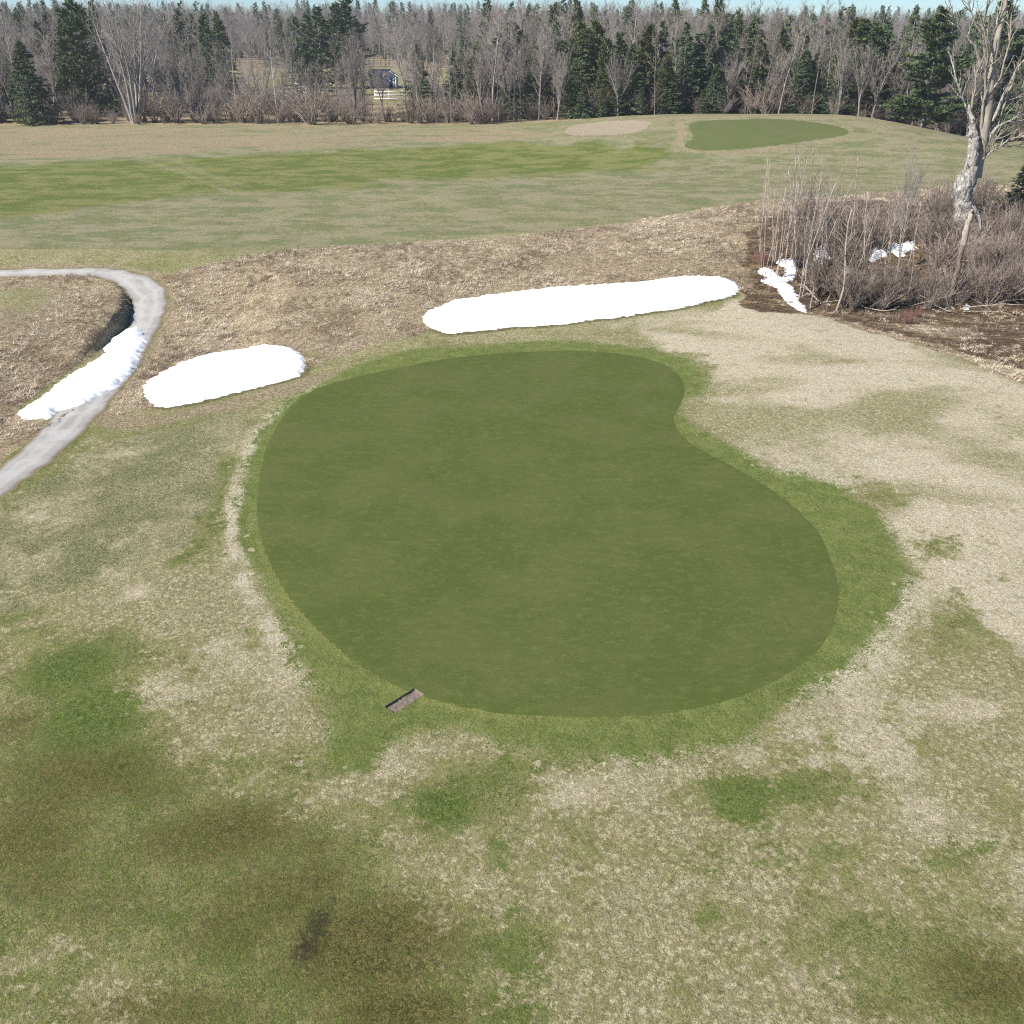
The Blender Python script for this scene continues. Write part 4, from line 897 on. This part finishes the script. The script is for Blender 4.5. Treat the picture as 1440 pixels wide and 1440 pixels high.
# fallen branches
for k in range(34):
    px_, py_ = random.uniform(1120, 1430), random.uniform(395, 440); a_, b_ = W(px_, py_); mb = MB(); rng = np.random.default_rng(k)
    L = rng.uniform(1.5, 4.5); az_ = rng.uniform(0, 6.3); P = branch_pts(np.zeros(3), np.array([math.cos(az_), math.sin(az_), rng.uniform(0.05, 0.45)]), L, 6, 0.12, -0.03, rng)
    r1 = rng.uniform(0.03, 0.07); mb.tube(P, np.linspace(r1, r1 * 0.35, 7), 5)
    for j in range(4):
        i = rng.integers(2, 6); Q = branch_pts(P[i], (P[i] - P[i - 1]) + rng.normal(size=3) * 0.25, L * 0.3, 3, 0.15, 0, rng); mb.tube(Q, np.linspace(r1 * 0.5, 0.01, 4), 4)
    tag(link('fallen_branch', mb.mesh('fallen_branch', M['limb' if k % 2 else 'bark']), None, (a_, b_, float(height(a_, b_)) + 0.05)), 'broken grey branch lying in the thicket litter', 'branch', 'fallen branches in the thicket')

# ------------------------------------------------------------------ big dead tree
def dead_tree():
    bx, by = W(1352, 338); bz = float(height(bx, by)) - 0.1; D = by
    root = tag(link('dead_tree', None, None, (bx, by, bz)), 'huge dead grey tree with a battered split trunk and bare limbs above the thicket', 'tree')
    rng = np.random.default_rng(5); k = 1.06 * D / FPX / 1.0
    def pt(px_, py_, dy=0.0):
        """point of the trunk plane, in tree coordinates"""
        z = z_at(py_, D + dy); xw = (px_ - 720) / FPX * ((D + dy) * cp - (z - CAM_H) * sp); return np.array([xw - bx, dy, z - bz])
    def rough_tube(pts, rads, kk, w):
        pts = np.array(pts); t = np.linspace(0, len(pts) - 1, (len(pts) - 1) * 5 + 1); P = np.stack([np.interp(t, np.arange(len(pts)), pts[:, i]) for i in range(3)], -1)
        rr = np.interp(t, np.arange(len(pts)), rads) * (1 + rng.normal(size=len(t)) * w * 0.35); P[1:-1] += rng.normal(size=(len(t) - 2, 3)) * w * 0.25
        mb = MB(); mb.tube(P, rr, kk, True, w); return mb
    base = rough_tube([pt(1352, 345), pt(1353, 320), pt(1354, 300), pt(1355, 280), pt(1354, 262), pt(1356, 250), pt(1358, 243)], [0.92, 0.80, 0.68, 0.64, 0.74, 0.60, 0.35], 16, 0.10)
    trunk = link('trunk', base.mesh('trunk', M['dead'], True), root)
    up = rough_tube([pt(1362, 262), pt(1365, 235), pt(1368, 212), pt(1369, 195), pt(1368, 182), pt(1366, 165), pt(1363, 147)], [0.52, 0.5, 0.42, 0.38, 0.3, 0.17, 0.05], 12, 0.14)
    link('broken_stub', up.mesh('broken_stub', M['dead'], True), root)
    main = rough_tube([pt(1372, 250, .35), pt(1380, 205, .4), pt(1388, 165, .4), pt(1393, 120, .4), pt(1397, 80, .4), pt(1405, 45, .4), pt(1413, 10, .4), pt(1419, -25, .4), pt(1424, -70, .4)], [0.42, 0.40, 0.36, 0.31, 0.26, 0.21, 0.17, 0.12, 0.05], 9, 0.06)
    link('trunk', main.mesh('main_stem', M['limb']), root)
    LM = [[(1366,170),(1352,140),(1344,110),(1338,85),(1333,72)], [(1364,160),(1368,140),(1372,110),(1375,95)], [(1378,195),(1383,150),(1385,110),(1388,80),(1384,40),(1372,10)],
          [(1386,120),(1370,65),(1352,45),(1342,30),(1336,22)], [(1388,95),(1380,50),(1366,20),(1360,-5)], [(1392,190),(1404,170),(1420,120),(1436,80),(1450,40)], [(1395,170),(1412,135),(1425,105),(1440,85),(1460,70)],
          [(1400,60),(1402,30),(1410,0),(1408,-30)], [(1392,130),(1408,110),(1420,60),(1424,20),(1432,-10)], [(1388,200),(1402,178),(1420,170),(1445,170),(1470,172)], [(1380,225),(1396,212),(1420,195),(1440,190),(1470,188)],
          [(1376,235),(1390,215),(1400,205),(1415,203),(1440,208)], [(1397,78),(1385,30),(1388,0),(1384,-30)], [(1388,160),(1400,150),(1414,140),(1440,132),(1462,128)], [(1374,232),(1384,222),(1392,205),(1400,190)]]
    S, E, RR = [], [], []; 
    for j, L in enumerate(LM):
        dy = rng.uniform(-1.6, 1.6); P = np.array([pt(a, b, dy * i / (len(L) - 1) + 0.35) for i, (a, b) in enumerate(L)])
        Pf = []
        for i in range(len(P) - 1):
            for t in (0, 0.5): Pf.append(P[i] * (1 - t) + P[i + 1] * t + rng.normal(size=3) * 0.05)
        Pf.append(P[-1]); Pf = np.array(Pf); r_ = 0.13 if j in (2, 3, 5, 6, 9) else 0.09
        rr = np.linspace(r_, 0.03, len(Pf)); mb = MB(); mb.tube(Pf, rr, 6)
        for q in range(9):
            i = rng.integers(2, len(Pf) - 1); d_ = unit(unit(Pf[i + 1 if i + 1 < len(Pf) else i] - Pf[i - 1]) + rng.normal(size=3) * np.array([0.5, 0.5, 0.3]) + np.array([0, 0, 0.2]))
            Q = branch_pts(Pf[i], d_, rng.uniform(0.8, 2.4), 4, 0.16, 0.05, rng); mb.tube(Q, np.linspace(min(0.05, rr[i]), 0.014, 5), 4, False)
            for w_ in range(4):
                ii_ = rng.integers(1, 4); S.append(Q[ii_]); E.append(Q[ii_] + unit(unit(Q[ii_] - Q[ii_ - 1]) + rng.normal(size=3) * 0.5) * rng.uniform(0.3, 0.9)); RR.append(0.016)
        link('limb', mb.mesh('limb', M['limb' if j % 3 else 'dead'], True), root)
    mb = MB(); mb.spikes(S, E, RR); link('crown', mb.mesh('crown', M['limb']), root)
dead_tree()
def snag():
    bx, by = W(1336, 432); bz = float(height(bx, by)) - 0.1; D = by
    root = tag(link('broken_snag', None, None, (bx, by, bz)), 'leaning broken snag with pale splintered top before the dead tree', 'snag')
    def pt(px_, py_, dy=0.0):
        z = z_at(py_, D + dy); return np.array([(px_ - 720) / FPX * ((D + dy) * cp - (z - CAM_H) * sp) - bx, dy, z - bz])
    rng = np.random.default_rng(3)
    def jag(pts, rads):
        pts = np.array(pts); t = np.linspace(0, len(pts) - 1, (len(pts) - 1) * 4 + 1); P = np.stack([np.interp(t, np.arange(len(pts)), pts[:, i]) for i in range(3)], -1)
        P[1:-1] += rng.normal(size=(len(t) - 2, 3)) * 0.035; mb = MB(); mb.tube(P, np.interp(t, np.arange(len(pts)), rads) * (1 + 0.12 * rng.normal(size=len(t))), 9, True, 0.15); return mb
    link('trunk', jag([pt(1334, 434), pt(1338, 410, .4), pt(1347, 375, 1.0), pt(1354, 345, 1.5)], [0.22, 0.16, 0.17, 0.19]).mesh('snag_trunk', M['snag_bark'], True), root)
    link('broken_top', jag([pt(1353, 348, 1.45), pt(1358, 325, 1.7), pt(1363, 308, 2.0), pt(1368, 289, 2.4)], [0.18, 0.2, 0.19, 0.04]).mesh('broken_top', M['limb'], True), root)
    for L, r_ in (([(1368, 290), (1376, 303), (1379, 318), (1378, 330)], 0.16), ([(1376, 304), (1383, 320), (1392, 332)], 0.09), ([(1356, 318), (1349, 322), (1343, 320)], 0.06)):
        mb = MB(); mb.tube([pt(a, b, 2.3 - 0.1 * i) for i, (a, b) in enumerate(L)], np.linspace(r_, 0.02, len(L)), 6, True, 0.15); link('splinter', mb.mesh('splinter', M['dead']), root)
    for q in range(5):
        a = q * 1.3; mb = MB(); mb.tube([pt(1334, 430), pt(1334, 430) + np.array([math.cos(a) * 0.4, math.sin(a) * 0.4, -0.1]), pt(1334, 434) + np.array([math.cos(a) * 0.9, math.sin(a) * 0.9, -0.2])], [0.14, 0.08, 0.03], 5); link('root', mb.mesh('root', M['limb']), root)
snag()

P_, S_, R_, V_ = [], [], [], []
for q in range(560):
    dd = random.uniform(163, 200); xx = random.uniform(-0.62, 0.62) * dd; r_ = xx / dd
    if -0.141 < r_ < -0.099 and dd > 166: continue
    h = random.uniform(1.6, 4.2) / 2.4; P_.append((xx, dd, float(height(xx, dd)) - 0.03)); S_.append((h, h, h)); R_.append((0, 0, random.uniform(0, 6.28))); V_.append(random.randrange(4))
und = [m_.copy() for m_ in shr_me]
for m_ in und: m_.materials[0] = M['twig']
scatter('undergrowth', P_, S_, R_, V_, und, 'leafless scrub filling the shade under the far trees')

# ------------------------------------------------------------------ dry grass on the banks
def tuft(seed, n, h, spread, flat, w=0.012):
    rng = np.random.default_rng(seed); V = []
    for k in range(n):
        a = rng.uniform(0, 6.28); b = np.array([rng.normal() * spread, rng.normal() * spread, -0.01]); l = h * rng.uniform(0.6, 1.2); t = flat * rng.uniform(0.4, 1.4)
        d1 = unit(np.array([math.cos(a) * t, math.sin(a) * t, 1.0])); d2 = unit(np.array([math.cos(a) * t * 2.2, math.sin(a) * t * 2.2, 0.45])); s_ = np.array([-math.sin(a), math.cos(a), 0]) * w
        m_ = b + d1 * l * 0.55; V += [b - s_, b + s_, m_ + s_ * 0.8, b - s_, m_ + s_ * 0.8, m_ - s_ * 0.8, m_ - s_ * 0.8, m_ + s_ * 0.8, m_ + d2 * l * 0.5]
    return np.array(V), np.arange(len(V)).reshape(-1, 3)
tv = []
for k in range(5):
    V, T = tuft(k, 24, 0.40, 0.20, 1.8 + 0.4 * k); tv.append(mesh_np('tuft', V, [T], M['dry' if k < 3 else 'dry_brown']))
V, T = tuft(9, 14, 0.6, 0.12, 0.5, 0.010); tv.append(mesh_np('tuft', V, [T], M['dry_dark']))
# candidates: every ground vertex in the fine area that is rough, jittered
sel = np.where((rough > 0.45) & (sd_path < -0.25) & (y > 40) & (y < 110) & (np.abs(x) < 62))[0]
wt_ = np.full(len(sel), 0.0); 
clear_ = np.ones(len(sel))
for P in SNOWS: clear_ *= (poly_sd(P, x[sel], y[sel]) < 0.12)
dens = clear_ * (1 - 0.75 * smooth(0.35, 0.7, wet[sel])) * 0.52 * np.clip((rough[sel] - 0.4) * 2.5, 0, 1) * (0.45 + 0.9 * fbm(x[sel] / 2.2, y[sel] / 2.2, 71, 3))
pick = sel[RNG.random(len(sel)) < dens]
px_, py_ = x[pick] + RNG.uniform(-.15, .15, len(pick)), y[pick] + RNG.uniform(-.15, .15, len(pick)); n_ = len(pick)
sc = RNG.uniform(0.36, 0.78, n_) * (0.55 + 0.9 * fbm(px_ / 3, py_ / 3, 73, 2)); vv = np.where(fbm(px_ / 5.5, py_ / 3.5, 79, 3) + RNG.normal(size=n_) * 0.10 > 0.55, RNG.integers(3, 5, n_), RNG.integers(0, 3, n_))
dk_ = fbm(px_ / 4.0, py_ / 4.0, 75, 3) + 0.25 * wet[pick] > 0.61; vv[dk_ & (RNG.random(n_) < 0.6)] = 5
scatter('dry_grass', np.stack([px_, py_, height(px_, py_)], -1), np.stack([sc, sc, sc], -1), np.stack([RNG.normal(size=n_) * 0.15, RNG.normal(size=n_) * 0.15, RNG.uniform(0, 6.28, n_)], -1), vv, tv, 'matted dry brown grass covering the banks')
print('tufts', n_, 'bare', nbare, 'far', len(P_))

# ------------------------------------------------------------------ little house and paddock fences behind the trees
def house():
    hx, hy, hz = at_dist(536, 240); root = tag(link('cottage', None, None, (hx, hy, hz)), 'small blue grey house with teal roof and white gabled porch behind the trees', 'house')
    def part(name, mat, fn, par=root): mb = MB(); fn(mb); return link(name, mb.mesh(name, M[mat]), par)
    part('wall', 'dark_wall', lambda m: m.box(-2.6, 1.9, 0, 4.2, 0, 2.4))
    rf = part('roof', 'teal_roof', lambda m: m.add([(-2.9, -0.3, 2.35), (2.1, -0.3, 2.35), (2.1, 2.1, 3.7), (-2.9, 2.1, 3.7), (-2.9, 4.5, 2.35), (2.1, 4.5, 2.35), (-2.9, -0.3, 2.5), (2.1, -0.3, 2.5), (2.1, 2.1, 3.85), (-2.9, 2.1, 3.85), (-2.9, 4.5, 2.5), (2.1, 4.5, 2.5)], [(0, 3, 2, 1), (3, 4, 5, 2), (6, 7, 8, 9), (9, 8, 11, 10), (0, 1, 7, 6), (4, 10, 11, 5), (0, 6, 9, 3), (3, 9, 10, 4), (1, 2, 8, 7), (2, 5, 11, 8)]))
    # porch with gable facing the fairway
    part('porch_wall', 'wall_paint', lambda m: m.add([(0.9, -0.9, 0), (3.7, -0.9, 0), (3.7, -0.9, 2.5), (2.3, -0.9, 3.2), (0.9, -0.9, 2.5), (0.9, 2.5, 0), (3.7, 2.5, 0), (3.7, 2.5, 2.5), (2.3, 2.5, 3.2), (0.9, 2.5, 2.5)], [(1, 6, 7, 2), (5, 0, 4, 9), (6, 5, 9, 7)], [(2, 4, 3), (7, 9, 8)]).box(0.9, 3.7, -0.95, -0.85, 0, 2.5))
    part('porch_roof', 'teal_roof', lambda m: m.add([(0.55, -1.3, 2.42), (2.3, -1.3, 3.42), (4.05, -1.3, 2.42), (0.55, 2.6, 2.42), (2.3, 2.6, 3.42), (4.05, 2.6, 2.42)], [(0, 1, 4, 3), (1, 2, 5, 4)]))
    for sgn in (-1, 1):
        part('gable_trim', 'white_paint', lambda m: m.add([(2.3 + sgn * 1.85, -1.34, 2.3), (2.3, -1.34, 3.34), (2.3, -1.34, 3.62), (2.3 + sgn * 1.85, -1.34, 2.58), (2.3 + sgn * 1.85, -1.28, 2.3), (2.3, -1.28, 3.34), (2.3, -1.28, 3.62), (2.3 + sgn * 1.85, -1.28, 2.58)], [(0, 1, 2, 3), (4, 7, 6, 5), (3, 2, 6, 7), (0, 4, 5, 1)]))
    for px0 in (0.95, 3.45): part('porch_post', 'white_paint', lambda m: m.box(px0, px0 + 0.18, -1.2, -1.02, 0, 2.45))
    dr = part('door', 'dark_glass', lambda m: m.box(1.95, 2.75, -1.0, -0.953, 0, 2.15))
    for w0 in (1.35, 2.95):
        w_ = part('window', 'white_paint', lambda m: m.box(w0, w0 + 0.55, -1.0, -0.953, 0.9, 2.1)); part('pane', 'dark_glass', lambda m: m.box(w0 + 0.1, w0 + 0.45, -1.02, -1.003, 1.4, 2.0), w_)
    part('step', 'limb', lambda m: m.box(-2.6, 3.9, -2.4, -0.98, -0.15, 0.12))
house()
def fence(px0, px1, dist, h, label, posts, rails=3):
    x0, y0, z0 = at_dist(px0, dist); x1, y1, z1 = at_dist(px1, dist); root = tag(link('rail_fence', None, None, (x0, y0, min(z0, z1) - 0.05)), label, 'fence'); L = x1 - x0
    for k in range(posts):
        mb = MB(); xx_ = L * k / (posts - 1); mb.box(xx_ - 0.09, xx_ + 0.09, -0.09, 0.09, 0, h + 0.12); link('post', mb.mesh('post', M['white_paint']), root)
    for r_ in range(rails):
        zc = h * (0.22 + 0.72 * r_ / (rails - 1)); mb = MB(); mb.box(-0.15, L + 0.15, -0.15, -0.095, zc - 0.10, zc + 0.10); link('rail', mb.mesh('rail', M['white_paint']), root)
fence(528, 566, 205, 1.75, 'white three rail paddock fence in front of the little house', 3)
fence(417, 466, 232, 1.5, 'longer white paddock fence seen through leafless branches', 5)

# ------------------------------------------------------------------ thin spring haze
hm = bpy.data.materials.new('haze_air'); hm.use_nodes = True; ht = hm.node_tree; ht.nodes.clear()
hv = ht.nodes.new('ShaderNodeVolumePrincipled'); ho = ht.nodes.new('ShaderNodeOutputMaterial'); ht.links.new(hv.outputs[0], ho.inputs['Volume'])
hv.inputs['Color'].default_value = (0.88, 0.92, 1.0, 1); hv.inputs['Density'].default_value = 0.00026; hv.inputs['Anisotropy'].default_value = 0.2
mb = MB(); mb.box(-1060, 1060, -330, 1040, -4, 34); tag(link('haze', mb.mesh('haze', hm)), 'thin pale haze in the air over the whole course', None, None, 'stuff')
